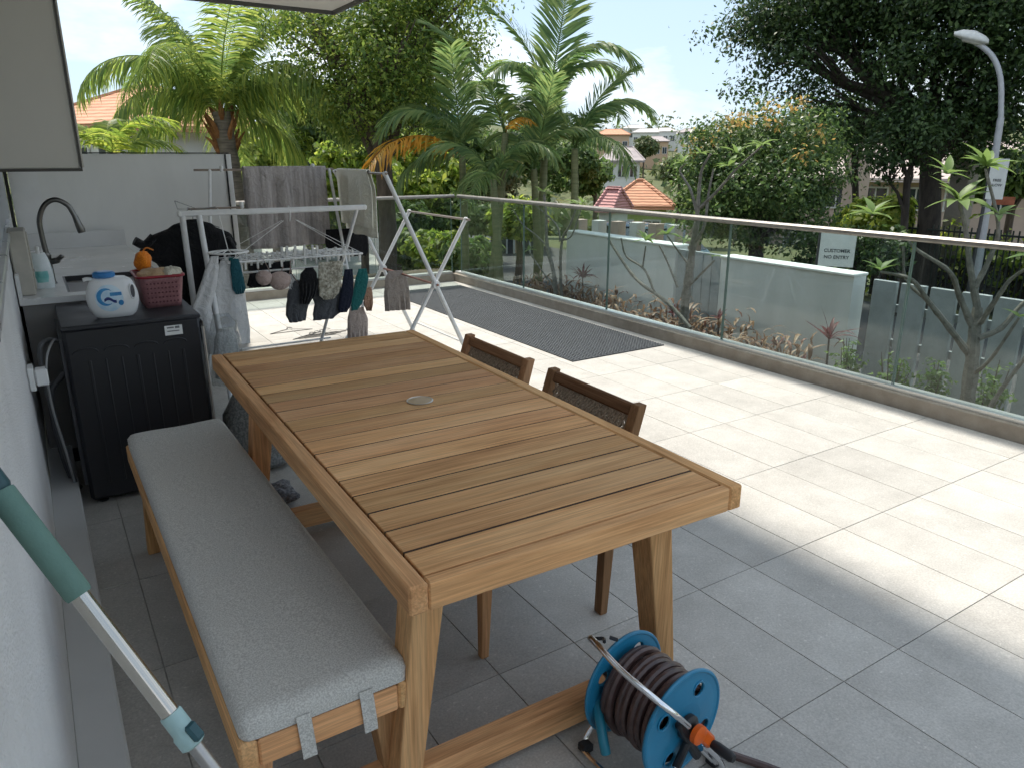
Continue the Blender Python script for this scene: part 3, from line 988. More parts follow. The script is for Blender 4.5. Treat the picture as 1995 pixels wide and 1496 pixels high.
mb = MB(); mb.lathe([(.011, 0), (.014, .02), (.014, .06), (.010, .07)], 14, up(.158, .052, -.052), ax); mb.build('crank_knob', BLACKP, rl, True)
mb = MB(); mb.tube(cat([up(-.11, -.10, -.02), up(-.04, -.145, -.06), up(-.02, -.15, -.10)]), .014, 10); mb.build('hose_connector', M('teal_blue_plastic', (.02, .19, .27), .35), rl, True)
mb = MB(); mb.tube([up(.135, .06, -.08), up(.16, .10, -.14), up(.17, .11, -.172)], .007, 8); mb.build('front_prop', CHROME, rl, True)
mb = MB(); mb.tube(cat([up(-.13, -.10, .165), up(-.11, -.085, .172), up(-.09, -.10, .18)]), .005, 6); mb.tube([up(-.10, -.07, .175), up(-.085, -.055, .168)], .005, 6); mb.build('hose_clip', BLACKP, rl, True)

# ------------------------------------------------------------------ mop leaning on the wall
# handle runs from the near wall down to the floor near the bench
mp_ = thing('mop', 'telescopic mop with green foam grip leaning against the white wall', 'mop', (.17, .95, 0))
A = Vector((0, 0, CAMZ)) + hdir(-40, 905) * .97
B = Vector((0, 0, CAMZ)) + hdir(440, 1530) * .78
dm = (B - A).normalized()
def mpt(px, py):
    """closest point on handle axis to a view ray"""
    d = hdir(px, py).normalized(); o = Vector((0, 0, CAMZ)); w0 = A - o
    b = dm.dot(d); d0 = dm.dot(w0); e0 = d.dot(w0)
    s_ = (b * e0 - d0) / (1 - b * b)
    return A + dm * s_
g0, g1, c0, c1 = mpt(5, 955), mpt(155, 1160), mpt(335, 1385), mpt(382, 1448)
GRIP = M('green_foam_grip', (.12, .215, .185), .75, var=.06, scale=30, bump=.1, bscale=300)
def chain(mb, a, b, prof, n=24):
    L_ = (b - a).length
    mb.lathe([(r, h * L_) for r, h in prof], n, a, (b - a))
mb = MB(); chain(mb, g0, g1, [(.0145, 0), (.0150, .02), (.0150, .97), (.0135, 1)]); mb.build('grip', GRIP, mp_, True)
mb = MB(); chain(mb, g0 - dm * .16, g0 - dm * .0005, [(.008, 0), (.0145, .2), (.0145, .97), (.0125, 1)]); mb.build('grip_cap', M('dark_teal_plastic', (.02, .07, .085), .4), mp_, True)
mb = MB(); chain(mb, g1 - dm * .01, c0 + dm * .02, [(.0105, 0), (.0105, 1)]); mb.build('upper_tube', M('mop_steel', (.50, .47, .42), .16, metal=1, var=.03), mp_, True)
mb = MB(); chain(mb, c0, c1, [(.0122, 0), (.0130, .05), (.0130, .55), (.0150, .62), (.0145, .95), (.011, 1)]); cl = mb.build('clamp', M('pale_teal_plastic', (.36, .52, .52), .4), mp_, True)
mb = MB(); side = dm.cross(Vector((0, 0, 1))).normalized(); upn = side.cross(dm)
mb.bar(c0 + (c1 - c0) * .45 + upn * .013 , c0 + (c1 - c0) * .92 + upn * .015, .016, .008, .003, upn); mb.build('lock_lever', M('dark_teal_plastic', (.02, .07, .085)), cl)
fl_t = (0.03 - c1.z) / dm.z
foot = c1 + dm * fl_t
mb = MB(); chain(mb, c1 - dm * .01, foot, [(.0085, 0), (.0085, 1)]); mb.build('lower_tube', STEEL, mp_, True)
mb = MB(); mb.cbox((foot.x, foot.y, .018), (.10, .30, .022), .008); mb.build('head_plate', M('dark_teal_plastic', (.02, .07, .085)), mp_)
mb = MB(); mb.cbox((foot.x, foot.y, .006), (.12, .33, .010), .004); mb.build('mop_pad', M('grey_pad', (.35, .36, .36), .95), mp_)
# ------------------------------------------------------------------ sink counter
MARB = M('white_marble_top', (.62, .62, .61), .25, scale=2.2, rgb2=(.74, .74, .73), spec=.5)
CABM = M('taupe_cabinet', (.22, .21, .20), .5, var=.05)
cn = thing('sink_counter', 'white marble sink counter with taupe cabinet along the wall', 'counter', (.25, 5.5, 0))
SX0, SX1, SY0, SY1 = .105, .52, 4.50, 5.16     # basin opening
CX0, CX1, CY0, CY1 = -.112, .62, 4.385, 6.765
mb = MB()
for (a, b, c, d) in ((CX0, CX1, CY0, SY0), (CX0, CX1, SY1, CY1), (CX0, SX0, SY0, SY1), (SX1, CX1, SY0, SY1)):
    mb.box(a, b, c, d, .868, .90)
mb.build('worktop', MARB, cn)
mb = MB(); mb.box(CX0, CX1, CY1 - .02, CY1, .9005, 1.02); mb.box(CX0, CX0 + .018, CY0 + .01, CY1 - .021, .9005, 1.02); mb.build('upstand', MARB, cn)
mb = MB(); mb.box(CX0 + .01, CX1 - .03, CY0 + .02, CY1, .08, .867); mb.build('cabinet', CABM, cn)
for k in range(4):
    w = (CY1 - CY0 - .04) / 4
    mb = MB(); mb.cbox((CX1 - .021, CY0 + .02 + w * (k + .5), .475), (.018, w - .006, .77), .002); dr = mb.build('door', CABM, cn)
    mb = MB(); mb.bar((CX1 + .0, CY0 + .02 + w * (k + .3), .80), (CX1 + .0, CY0 + .02 + w * (k + .7), .80), .016, .012, .003); mb.build('handle', STEEL, dr)
mb = MB(); mb.box(CX0 + .02, CX1 - .07, CY0 + .03, CY1, 0, .08); mb.build('plinth', BLACKT, cn)
SINKM = M('black_sink', (.02, .02, .022), .4)
mb = MB(); g = .012
mb.box(SX0 + .001, SX1 - .001, SY0 + .001, SY1 - .001, .66, .67)
mb.box(SX0 + .001, SX0 + g, SY0 + .001, SY1 - .001, .67, .897); mb.box(SX1 - g, SX1 - .001, SY0 + .001, SY1 - .001, .67, .897)
mb.box(SX0 + g, SX1 - g, SY0 + .001, SY0 + g, .67, .897); mb.box(SX0 + g, SX1 - g, SY1 - g, SY1 - .001, .67, .897)
bs = mb.build('basin', SINKM, cn)
mb = MB(); mb.lathe([(.035, .6702), (.035, .673), (.01, .674)], 20, ((SX0 + SX1) / 2, (SY0 + SY1) / 2, 0)); mb.build('drain', CHROME, bs, True)
GUN = M('gunmetal_tap', (.15, .145, .14), .3, metal=.9, var=.06)
fx, fy = .045, 4.87
mb = MB(); mb.lathe([(.028, .90), (.028, .906), (.022, .915), (.020, 1.05), (.022, 1.055), (.018, 1.07)], 20, (fx, fy, 0)); fc = mb.build('tap_body', GUN, cn, True)
arc = [(fx, fy, 1.06), (fx - .006, fy, 1.16), (fx - .004, fy, 1.25), (fx + .03, fy, 1.325), (fx + .085, fy, 1.355), (fx + .14, fy, 1.325), (fx + .168, fy, 1.26)]
mb = MB(); mb.tube(cat(arc, 7), .0135, 12); mb.build('tap_spout', GUN, fc, True)
mb = MB(); mb.lathe([(.014, 0), (.017, .03), (.0215, .085), (.019, .098), (.016, .099)], 16, (fx + .166, fy, 1.268), (.24, 0, -1)); mb.build('spray_head', GUN, fc, True)
mb = MB(); mb.lathe([(.016, 0), (.018, .03), (.015, .045)], 14, (fx + .012, fy - .0, 1.02), (1, -.35, .25)); mb.bar((fx + .045, fy - .012, 1.03), (fx + .075, fy - .03, 1.055), .026, .022, .006); mb.build('tap_lever', GUN, fc, True)

bx_ = thing('wall_box', 'beige narrow utility box beside the tap on the wall', 'utility box', (-.06, 4.6, .92))
mb = MB(); mb.cbox((-.072, 4.60, 1.065), (.078, .24, .325), .006); mb.build('case', M('beige_box', (.46, .43, .37), .55), bx_)
mb = MB(); mb.cbox((-.030, 4.62, 1.065), (.006, .19, .28), .002); dv = mb.build('cover', M('beige_box', (.46, .43, .37)), bx_)
mb = MB(); mb.cbox((-.0265, 4.56, 1.02), (.004, .05, .010), .001); mb.build('latch', BLACKP, dv)

# soap bottle bag next to the tap
sb = thing('refill_pouch', 'clear and teal soap refill pouch standing beside the tap base', 'pouch', (.0, 4.70, .90))
rings = []
for z, hw, d in ((.9005, .050, .030), (.93, .056, .034), (1.0, .052, .026), (1.06, .040, .014), (1.09, .030, .004)):
    rings.append([(.005 + hw * math.cos(t) + .003 * math.sin(9 * t + z * 40), 4.72 + d * math.sin(t), z) for t in [2 * PI * k / 20 for k in range(20)]])
mb = MB(); mb.loft(rings); mb.build('pouch', M('pale_film', (.55, .62, .62), .25, scale=18, rgb2=(.75, .78, .78), spec=.6), sb, True)
mb = MB(); P = []
for z, hw in ((.935, .040), (.965, .041), (.995, .037)):
    P.append([(.005 + hw * math.sin(a), 4.72 - .036 * math.cos(a) - .0015, z) for a in [(-1 + 2 * k / 8) * .9 for k in range(9)]])
mb.grid(P); mb.build('print', M('teal_print', (.12, .42, .40), .4, scale=25, rgb2=(.35, .62, .6)), sb, True)
mb = MB(); mb.lathe([(.010, 1.085), (.010, 1.12), (.004, 1.125)], 12, (.005, 4.72, 0)); mb.build('spout', WHITEP, sb, True)

# wall cabinet above the counter
wc = thing('wall_cabinet', 'beige wall-hung cabinet with dark edge above the sink counter', 'cabinet', (.05, 4.9, 1.53))
mb = MB(); mb.cbox((.054, 4.95, 2.095), (.346, 1.9, 1.13), .003); mb.build('carcass', BEIGE, wc)
mb = MB(); mb.box(-.117, .236, 3.992, 5.9, 1.518, 1.5295); mb.build('base_trim', M('dark_bronze_trim', (.05, .045, .04), .4), wc)
mb = MB(); mb.box(.2285, .2365, 3.990, 3.9985, 1.53, 2.66); mb.build('edge_trim', M('dark_bronze_trim', (.05, .045, .04)), wc)
for k in range(3):
    mb = MB(); mb.cbox((.236, 4.0 + .315 + k * .632, 2.095), (.016, .626, 1.12), .002); mb.build('door', BEIGE, wc)

# ------------------------------------------------------------------ washing machine
MBK = M('navy_black_enamel', (.009, .0095, .013), .42, var=.15, scale=3, spec=.5)
wm = thing('washing_machine', 'black front-loading washing machine standing between wall and table', 'washing machine', (.32, 4.06, 0))
X0, X1, Y0, Y1, Z1 = .035, .615, 3.755, 4.355, .862
mb = MB(); mb.cbox(((X0 + X1) / 2, (Y0 + Y1) / 2, .435), (X1 - X0, Y1 - Y0, .83), .016); mb.build('body', MBK, wm, True)
mb = MB(); mb.cbox(((X0 + X1) / 2, (Y0 + Y1) / 2, .8505), (X1 - X0 + .004, Y1 - Y0 + .006, .022), .006); mb.build('top_cover', M('charcoal_top', (.026, .027, .032), .5, var=.1), wm, True)
for k in range(7):
    x = X0 + .09 + k * .066
    mb = MB(); mb.cbox((x, Y0 + .0015, .40), (.010 if k % 3 else .016, .008, .60), .0035); mb.build('side_rib', MBK, wm, True)
for k in range(4):
    mb = MB(); mb.tube([(X0 + .08 + k * .125 + .05 * math.cos(t), Y0 - .0005, .735 + .02 * math.sin(t)) for t in [PI * q / 10 for q in range(11)]], .004, 6); mb.build('side_emboss', MBK, wm, True)
mb = MB(); mb.cbox((.49, Y0 - .0012, .795), (.078, .0024, .046), .001); stk = mb.build('energy_label', M('white_label', (.74, .74, .72), .5), wm)
mb = MB(); mb.box(.462, .492, Y0 - .0032, Y0 - .0026, .805, .812); mb.box(.462, .515, Y0 - .0032, Y0 - .0026, .789, .794); mb.box(.497, .517, Y0 - .0032, Y0 - .0026, .803, .814); mb.build('label_print', M('grey_print', (.16, .16, .17), .6), stk)
mb = MB(); mb.lathe([(.21, 0), (.215, .012), (.19, .026), (.16, .03)], 36, (X1 - .002, 4.055, .42), (1, 0, 0)); dr = mb.build('door', M('door_black', (.02, .02, .022), .12, spec=.7), wm, True)
mb = MB(); mb.lathe([(.155, .0305), (.12, .012), (.04, .002)], 36, (X1 - .002, 4.055, .42), (1, 0, 0)); mb.build('door_glass', M('dark_glass', (.01, .012, .014), .05, spec=.8), dr, True)
mb = MB(); mb.cbox((X1 + .004, 4.055, .775), (.016, .58, .10), .004); cp = mb.build('control_panel', M('door_black', (.02, .02, .022)), wm)
mb = MB(); mb.lathe([(.032, 0), (.030, .02), (.01, .022)], 22, (X1 + .012, 4.055, .775), (1, 0, 0)); mb.build('dial', STEEL, cp, True)
mb = MB(); mb.box(X0 - .014, X0 - .0005, Y0 + .03, Y1 - .03, .10, .80); bk = mb.build('back_plate', M('zinc_back', (.05, .05, .055), .5), wm)
for (x, y) in ((X0 + .05, Y0 + .05), (X1 - .05, Y0 + .05), (X0 + .05, Y1 - .05), (X1 - .05, Y1 - .05)):
    mb = MB(); mb.lathe([(.024, 0), (.024, .008), (.012, .012), (.012, .03)], 14, (x, y, 0)); mb.build('foot', BLACKP, wm, True)
mb = MB(); mb.tube(cat([(X0 - .01, Y0 + .10, .78), (-.03, Y0 + .05, .80), (-.06, Y0 + .02, .74), (-.055, Y0 + .05, .5), (-.02, Y0 + .09, .12), (.0, Y0 + .2, .03)]), .010, 8)
mb.build('inlet_hose', M('grey_hose', (.07, .072, .075), .5), wm, True)
mb = MB(); mb.tube(cat([(X0 - .012, Y0 + .16, .62), (-.05, Y0 + .14, .52), (-.045, Y0 + .1, .25), (-.02, Y0 + .2, .05)]), .015, 8)
mb.build('drain_hose', M('dark_grey_hose', (.06, .06, .065), .5), wm, True)
mb = MB(); mb.tube([(X1 + .004, Y0 - .004, .18), (X1 + .004, Y0 - .004, .80)], .008, 10); mb.build('front_edge_trim', STEEL, wm, True)
ap = thing('power_adaptor', 'white square plug adaptor on the wall left of washing machine', 'plug', (-.09, 3.72, .66))
mb = MB(); mb.cbox((-.104, 3.72, .665), (.024, .10, .10), .004); mb.build('socket_plate', WHITEP, ap)
mb = MB(); mb.cbox((-.066, 3.70, .67), (.048, .068, .072), .006); mb.build('plug_body', WHITEP, ap)
mb = MB(); mb.tube(cat([(-.045, 3.69, .70), (-.03, 3.72, .76), (.0, 3.79, .80), (.02, 3.84, .79)]), .005, 8); mb.tube(cat([(-.05, 3.69, .64), (-.048, 3.70, .5), (-.03, 3.72, .3), (-.02, 3.8, .12)]), .005, 8); mb.build('cable', M('pale_grey_cable', (.22, .22, .22), .5), ap, True)

# ------------------------------------------------------------------ detergent jug
ZT = Z1 + .0003
jg = thing('detergent_jug', 'round white detergent jug with blue cap and label on washer', 'jug', (.275, 3.90, ZT))
jy = 3.90
mb = MB()
def jring(z):
    t = (z - .0) / .195
    hw = .112 * (1 - abs(2 * t - .92) ** 3.2 * .52)
    return hw
NZ = 14
rings = []
for i in range(NZ + 1):
    z = .185 * i / NZ
    t = i / NZ
    hw = .060 + .050 * math.sin(PI * min(1, .12 + t * .80)) ** .8
    dd = .040 + .012 * math.sin(PI * t)
    if i == 0: hw, dd = hw - .008, dd - .008
    if i == NZ: hw, dd = hw - .012, dd - .008
    rings.append([(.268 + math.copysign(abs(math.cos(a)) ** .8, math.cos(a)) * hw, jy + math.copysign(abs(math.sin(a)) ** .75, math.sin(a)) * dd, ZT + z) for a in [2 * PI * k / 32 for k in range(32)]])
mb.loft(rings); jb = mb.build('body', M('white_jug', (.72, .73, .74), .35, var=.03, spec=.45), jg, True)
# moulded handle opening (dark slot with raised rim) on the right shoulder
mb = MB(); mb.tube([(.268 + .082 + .011 * math.cos(t), jy - .0455 + .0008, ZT + .118 + .034 * math.sin(t)) for t in [2 * PI * k / 24 for k in range(24)]], .004, 6, closed=True); mb.build('handle_rim', M('white_jug', (.72, .73, .74)), jb, True)
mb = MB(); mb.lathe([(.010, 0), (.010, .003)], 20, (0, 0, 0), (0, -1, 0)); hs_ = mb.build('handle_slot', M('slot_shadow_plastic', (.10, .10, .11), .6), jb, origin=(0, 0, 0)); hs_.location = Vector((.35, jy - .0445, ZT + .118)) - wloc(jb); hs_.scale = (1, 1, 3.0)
mb = MB(); mb.lathe([(.040, .184), (.047, .190), (.047, .206), (.040, .212), (.02, .213)], 28, (.245, jy, ZT)); mb.build('cap', M('blue_cap', (.03, .19, .46), .35), jg, True)
mb = MB(); mb.tube(cat([(.20, jy, ZT + .175), (.178, jy, ZT + .182), (.158, jy - .005, ZT + .18)]), .009, 8); mb.build('pour_tab', WHITEP, jg, True)
# label: pale disc, blue swirl, small marks
def face_patch(fn, n, m, name, mat, parent, off):
    """sheet on the front of the jug, fn(u,v)->(x,z) offsets"""
    mb = MB(); P = []
    for i in range(n + 1):
        row = []
        for j in range(m + 1):
            x, z = fn(i / n, j / m)
            t = min(1, max(0, z / .185))
            hw = .060 + .050 * math.sin(PI * min(1, .12 + t * .80)) ** .8
            dd = .040 + .012 * math.sin(PI * t)
            c = min(.999, abs(x) / hw) ** (1 / .8); s_ = math.sqrt(1 - c * c) ** .75
            row.append((.268 + x, jy - s_ * dd - off, ZT + z))
        P.append(row)
    mb.grid(P); return mb.build(name, mat, parent, True)
LB = M('pale_blue_label', (.42, .62, .78), .45, scale=22, rgb2=(.66, .77, .84)); SW = M('blue_swirl', (.02, .16, .42), .4, scale=26, rgb2=(.06, .33, .62)); DKB = M('dark_blue_mark', (.015, .03, .16), .4)
lab = face_patch(lambda u, v: (-.018 + (.002 + .056 * u) * math.cos(2 * PI * v), .094 + (.002 + .060 * u) * math.sin(2 * PI * v)), 5, 36, 'label', LB, jg, .0012)
face_patch(lambda u, v: (-.022 + (.030 + .018 * u * math.sin(PI * v)) * math.cos(1.0 + 4.2 * v), .100 + (.032 + .018 * u * math.sin(PI * v)) * math.sin(1.0 + 4.2 * v)), 3, 30, 'swirl', SW, lab, .0024)
face_patch(lambda u, v: (-.040 + .05 * v, .078 + .014 * u + .008 * math.sin(5 * v)), 2, 10, 'word_mark', DKB, lab, .0030)
face_patch(lambda u, v: (-.014 + .004 * math.sin(20 * v) + .045 * v, .104 + .016 * u), 2, 10, 'swirl_crest', SW, lab, .0028)
face_patch(lambda u, v: (.028 + .011 * u * math.cos(2 * PI * v), .070 + .013 * u * math.sin(2 * PI * v)), 3, 16, 'seal_mark', SW, lab, .0026)

# ------------------------------------------------------------------ laundry basket
PINK = M('pink_basket_plastic', (.20, .085, .095), .5, scale=60, rgb2=(.31, .145, .15))
bk_ = thing('laundry_basket', 'dusty pink perforated plastic laundry basket on the washing machine', 'basket', (.49, 4.12, ZT))
bx0, bx1, by0, by1 = .395, .600, 3.99, 4.27
def rrect(x0, x1, y0, y1, z, r=.03, n=6):
    out = []
    for cx_, cy_, a0 in ((x1 - r, y1 - r, 0), (x0 + r, y1 - r, PI / 2), (x0 + r, y0 + r, PI), (x1 - r, y0 + r, 1.5 * PI)):
        for k in range(n + 1): out.append((cx_ + r * math.cos(a0 + PI / 2 * k / n), cy_ + r * math.sin(a0 + PI / 2 * k / n), z))
    return out
mb = MB(); mb.grid([rrect(bx0 + .02 * (1 - t), bx1 - .02 * (1 - t), by0 + .02 * (1 - t), by1 - .02 * (1 - t), ZT + .004 + .15 * t) for t in [k / 8 for k in range(9)]], closed_u=True)
o = mb.build('side_wall', PINK, bk_, True)
thick(o, .004)
mb = MB(); mb.box(bx0 + .025, bx1 - .025, by0 + .025, by1 - .025, ZT, ZT + .004); mb.build('base', PINK, bk_)
mb = MB(); mb.tube(rrect(bx0 - .004, bx1 + .004, by0 - .004, by1 + .004, ZT + .155), .007, 8, closed=True); mb.build('rim', M('dark_red_rim', (.26, .02, .03), .35), bk_, True)
mb = MB()
for k in range(9):
    for j in range(5):
        x = bx0 + .035 + k * .0165; z = ZT + .03 + j * .023
        mb.lathe([(.0045, 0), (.0045, .0012)], 8, (x, by0 + .012 * (1 - (z - ZT) / .15) - .0005, z), (0, -1, 0))
mb.build('perforations', M('hole_plastic', (.10, .03, .04), .7), bk_)
def lump(name, label, cat_, c, r, mat, seed, amp=.25, par=None):
    rr = random.Random(seed); ph = [rr.uniform(0, 6.3) for _ in range(8)]
    rings = []
    for i in range(1, 12):
        th = PI * i / 12
        row = []
        for k in range(22):
            a = 2 * PI * k / 22
            f = 1 + amp * (math.sin(3 * a + ph[0] + 2 * th) * .5 + math.sin(5 * a + ph[1] - 3 * th) * .3 + math.sin(7 * th + ph[2] + a) * .25)
            row.append((c[0] + r[0] * f * math.sin(th) * math.cos(a), c[1] + r[1] * f * math.sin(th) * math.sin(a), c[2] + r[2] * f * -math.cos(th)))
        rings.append(row)
    mb = MB(); mb.loft(rings); o = mb.build(name, mat, par, True, origin=None if par else (c[0], c[1], c[2] - r[2]))
    if label: tag(o, label, cat_)
    return o
CREAM = fabric('cream_cloth', (.50, .47, .38), (.62, .58, .48), 300)
PEACH = fabric('peach_cloth', (.55, .36, .20), (.66, .46, .28), 300)
lump('folded_cloth', 'crumpled peach cloth spilling over the pink basket rim', 'cloth', (.49, 4.10, ZT + .145), (.085, .10, .038), PEACH, 3)
lump('folded_cloth', 'cream mesh bag piled on top of pink basket, right side', 'cloth', (.555, 4.05, ZT + .158), (.05, .06, .034), CREAM, 5)
lump('orange_pouch', 'bright orange tied bag sitting on the laundry basket', 'pouch', (.452, 4.22, ZT + .205), (.042, .04, .052), fabric('orange_nylon', (.62, .16, .01), (.80, .25, .02), 200, .6), 9, .14)
mb = MB(); mb.tube(cat([(.455, 4.22, ZT + .255), (.475, 4.21, ZT + .275), (.505, 4.20, ZT + .262)]), .004, 6)
tag(mb.build('pouch_cord', M('orange_cord', (.6, .2, .03), .6), None, True), 'short orange drawstring at the neck of orange bag', 'cord')
# ------------------------------------------------------------------ clothes racks
RODM = M('bronze_rod', (.26, .215, .18), .35, metal=.5, var=.1)
r1 = thing('clothes_rack', 'white X-frame folding clothes rack beside the rubber mat', 'clothes rack', (2.6, 5.72, 0))
J = Vector((2.612, 5.2, .619))
for yy in (5.2, 6.25):
    top = (2.225, yy, 1.46); bot = (2.885, yy, .012)
    mb = MB(); mb.tube([top, bot], .0170, 12); mb.build('long_leg', WHITEM, r1, True)
    top2 = (2.905, yy + .034, 1.105); bot2 = (2.243, yy + .034, .012)
    mb = MB(); mb.tube([top2, bot2], .0155, 12); mb.build('short_leg', WHITEM, r1, True)
    mb = MB(); mb.lathe([(.030, 0), (.034, .01), (.034, .035), (.026, .042)], 18, (2.612, yy - .012, .617), (0, 1, 0)); mb.build('pivot', WHITEP, r1, True)
    for q in (top, top2):
        mb = MB(); mb.cbox(q, (.034, .036, .036), .010); mb.build('end_cap', WHITEP, r1, True)
    for q in (bot, bot2):
        mb = MB(); mb.lathe([(.018, 0), (.018, .012), (.013, .03)], 12, (q[0], q[1], 0)); mb.build('foot', WHITEP, r1, True)
for (x, z, m_) in ((2.225, 1.462, RODM), (2.905, 1.105, RODM), (2.612, .617, M('red_brown_axle', (.22, .09, .06), .4, metal=.3))):
    mb = MB(); mb.tube([(x, 5.17, z), (x, 6.30, z)], .009, 10); mb.build('rod', m_, r1, True)
mb = MB(); mb.tube([(2.885, 5.2, .10), (2.885, 6.25, .10)], .008, 8); mb.tube([(2.243, 5.222, .10), (2.243, 6.272, .10)], .008, 8); mb.build('foot_brace', WHITEM, r1, True)

r2 = thing('clothes_rack', 'white two-tier clothes rack holding the grey towel behind the table', 'clothes rack', (1.4, 5.6, 0))
NB, UB = 5.10, 6.20      # near bar and upper bar
mb = MB(); mb.cbox((1.40, NB, 1.237), (1.22, .032, .036), .008); mb.build('front_bar', WHITEM, r2)
mb = MB(); mb.tube([(1.10, UB, 1.482), (2.19, UB, 1.482)], .009, 10); mb.build('upper_rod', RODM, r2, True)
mb = MB(); mb.tube([(.95, 5.75, 1.225), (1.34, 5.75, 1.225)], .007, 8); mb.build('back_rod', RODM, r2, True)
for xx in (.885, 1.955):
    mb = MB()
    if xx < 1: mb.tube([(xx + .015, NB - .02, 1.225), (xx + .03, 4.80, .012)], .0175, 12)
    else: mb.tube([(xx, NB, 1.225), (xx - .05, 6.05, .012)], .0125, 12)
    mb.build('front_leg', WHITEM, r2, True)
    mb = MB(); mb.tube([(xx + .33 if xx < 1 else xx + .20, UB, 1.482), (xx + .15, 5.75, .62), (xx - .02, 5.30, .012)], .0125, 10); mb.build('rear_leg', WHITEM, r2, True)
    mb = MB(); mb.lathe([(.018, 0), (.018, .012), (.013, .03)], 12, (xx + .03, 4.80, 0) if xx < 1 else (xx - .05, 6.05, 0)); mb.lathe([(.018, 0), (.018, .012), (.013, .03)], 12, (xx - .02, 5.30, 0)); mb.build('feet', WHITEP, r2, True)
mb = MB(); mb.tube([(.805, NB, 1.225), (.82, NB + .05, .012)], .0185, 12); mb.build('corner_leg', WHITEM, r2, True)
for x in (.79, 2.01):
    mb = MB(); mb.cbox((x, NB, 1.237), (.03, .036, .036), .008); mb.build('end_cap', WHITEP, r2, True)
mb = MB(); mb.tube([(.895, 5.4, .80), (1.965, 5.4, .80)], .007, 8); mb.build('cross_rod', WHITEM, r2, True)
mb = MB(); mb.tube([(.91, 5.95, .12), (1.98, 5.95, .12)], .008, 8); mb.build('cross_rod', WHITEM, r2, True)
for (x, y, z) in ((2.02, UB, 1.50), (1.30, UB, 1.49), (1.32, 5.75, 1.24)):
    mb = MB(); mb.cbox((x, y, z), (.026, .03, .05), .008); mb.build('joint_clip', WHITEP, r2, True)

# ------------------------------------------------------------------ laundry
def drape(name, label, p0, p1, front, back, mat, seed=1, fold=.012, nf=7, cat_='towel', thickn=.006, rad=.014, side=(0, -1, 0), flare=0.0):
    """cloth hung over a rod from p0 to p1; front / back drops"""
    rr = random.Random(seed); ph = [rr.uniform(0, 6.3) for _ in range(6)]
    p0, p1 = Vector(p0), Vector(p1); s_ = Vector(side)
    prof = []
    for k in range(15): prof.append((front * (1 - k / 14), 1))
    for k in range(1, 6): prof.append((-rad * math.sin(PI * k / 6), math.cos(PI * k / 6)))
    for k in range(12): prof.append((back * k / 11, -1))
    P = []
    w = (p1 - p0).length; dirn = (p1 - p0).normalized()
    nu = 40
    for d, sd_ in prof:
        row = []
        for j in range(nu + 1):
            u = j / nu
            dd = max(0, d)
            amp = fold * min(1, dd / .12) * (1 + .6 * dd)
            off = amp * (math.sin(nf * 2 * PI * u + ph[0] + .8 * dd) + .7 * math.sin(nf * 3.3 * u + ph[1] - 2 * dd) + .5 * math.sin(11.7 * u * (1 + .4 * dd) + ph[3]) + .35 * math.sin(29 * u + 4 * dd + ph[4])) 
            q = p0 + dirn * (w * (.5 + (u - .5) * (1 + flare * dd))) + s_ * (sd_ * rad + off + sd_ * .01 * dd)
            q = q + Vector((0, 0, rad * .6 - d - (.006 * math.sin(5 * u + ph[2]) if d > .05 else 0)))
            row.append(q)
        P.append(row)
    mb = MB(); mb.grid(P); c = (p0 + p1) / 2
    o = mb.build(name, mat, None, True, origin=(c.x, c.y, c.z - front), angle=180)
    thick(o, thickn)
    return tag(o, label, cat_)


GREYTOW = fabric('mottled_grey_towel', (.33, .30, .29), (.50, .46, .445), 240, big=(40, 40, 3))
BEIGECL = fabric('cream_towel', (.76, .73, .62), (.88, .86, .75), 320)
BLACKCL = fabric('black_cloth', (.006, .006, .007), (.016, .016, .018), 260)
CHARC = fabric('charcoal_cloth', (.055, .058, .065), (.10, .105, .115), 260)
TEAL = fabric('teal_cloth', (.012, .085, .085), (.02, .14, .135), 260)
BLUETEAL = fabric('blue_teal_cloth', (.012, .065, .085), (.025, .11, .135), 260)
NAVY = fabric('navy_cloth', (.008, .011, .022), (.018, .022, .04), 260)
WHITECL = fabric('white_cloth', (.50, .50, .50), (.66, .66, .66), 260)
NUDE = fabric('nude_cloth', (.36, .27, .24), (.48, .375, .34), 260)
KHAKI = fabric('khaki_print', (.22, .20, .155), (.46, .44, .37), 60, big=(24, 24, 24))
BROWNCL = fabric('brown_cloth', (.25, .14, .09), (.42, .27, .19), 200)
TAUPE = fabric('taupe_cloth', (.20, .17, .15), (.31, .275, .25), 260)

drape('bath_towel', 'mottled grey bath towel hung over the upper rack rod', (1.455, UB, 1.482), (2.12, UB, 1.482), .62, .45, GREYTOW, 2, .009, 5)
drape('hand_towel', 'cream towel hung on the end rod next to grey towel', (2.225, 5.52, 1.462), (2.225, 6.18, 1.462), .50, .42, BEIGECL, 4, .016, 3, side=(1, 0, 0))


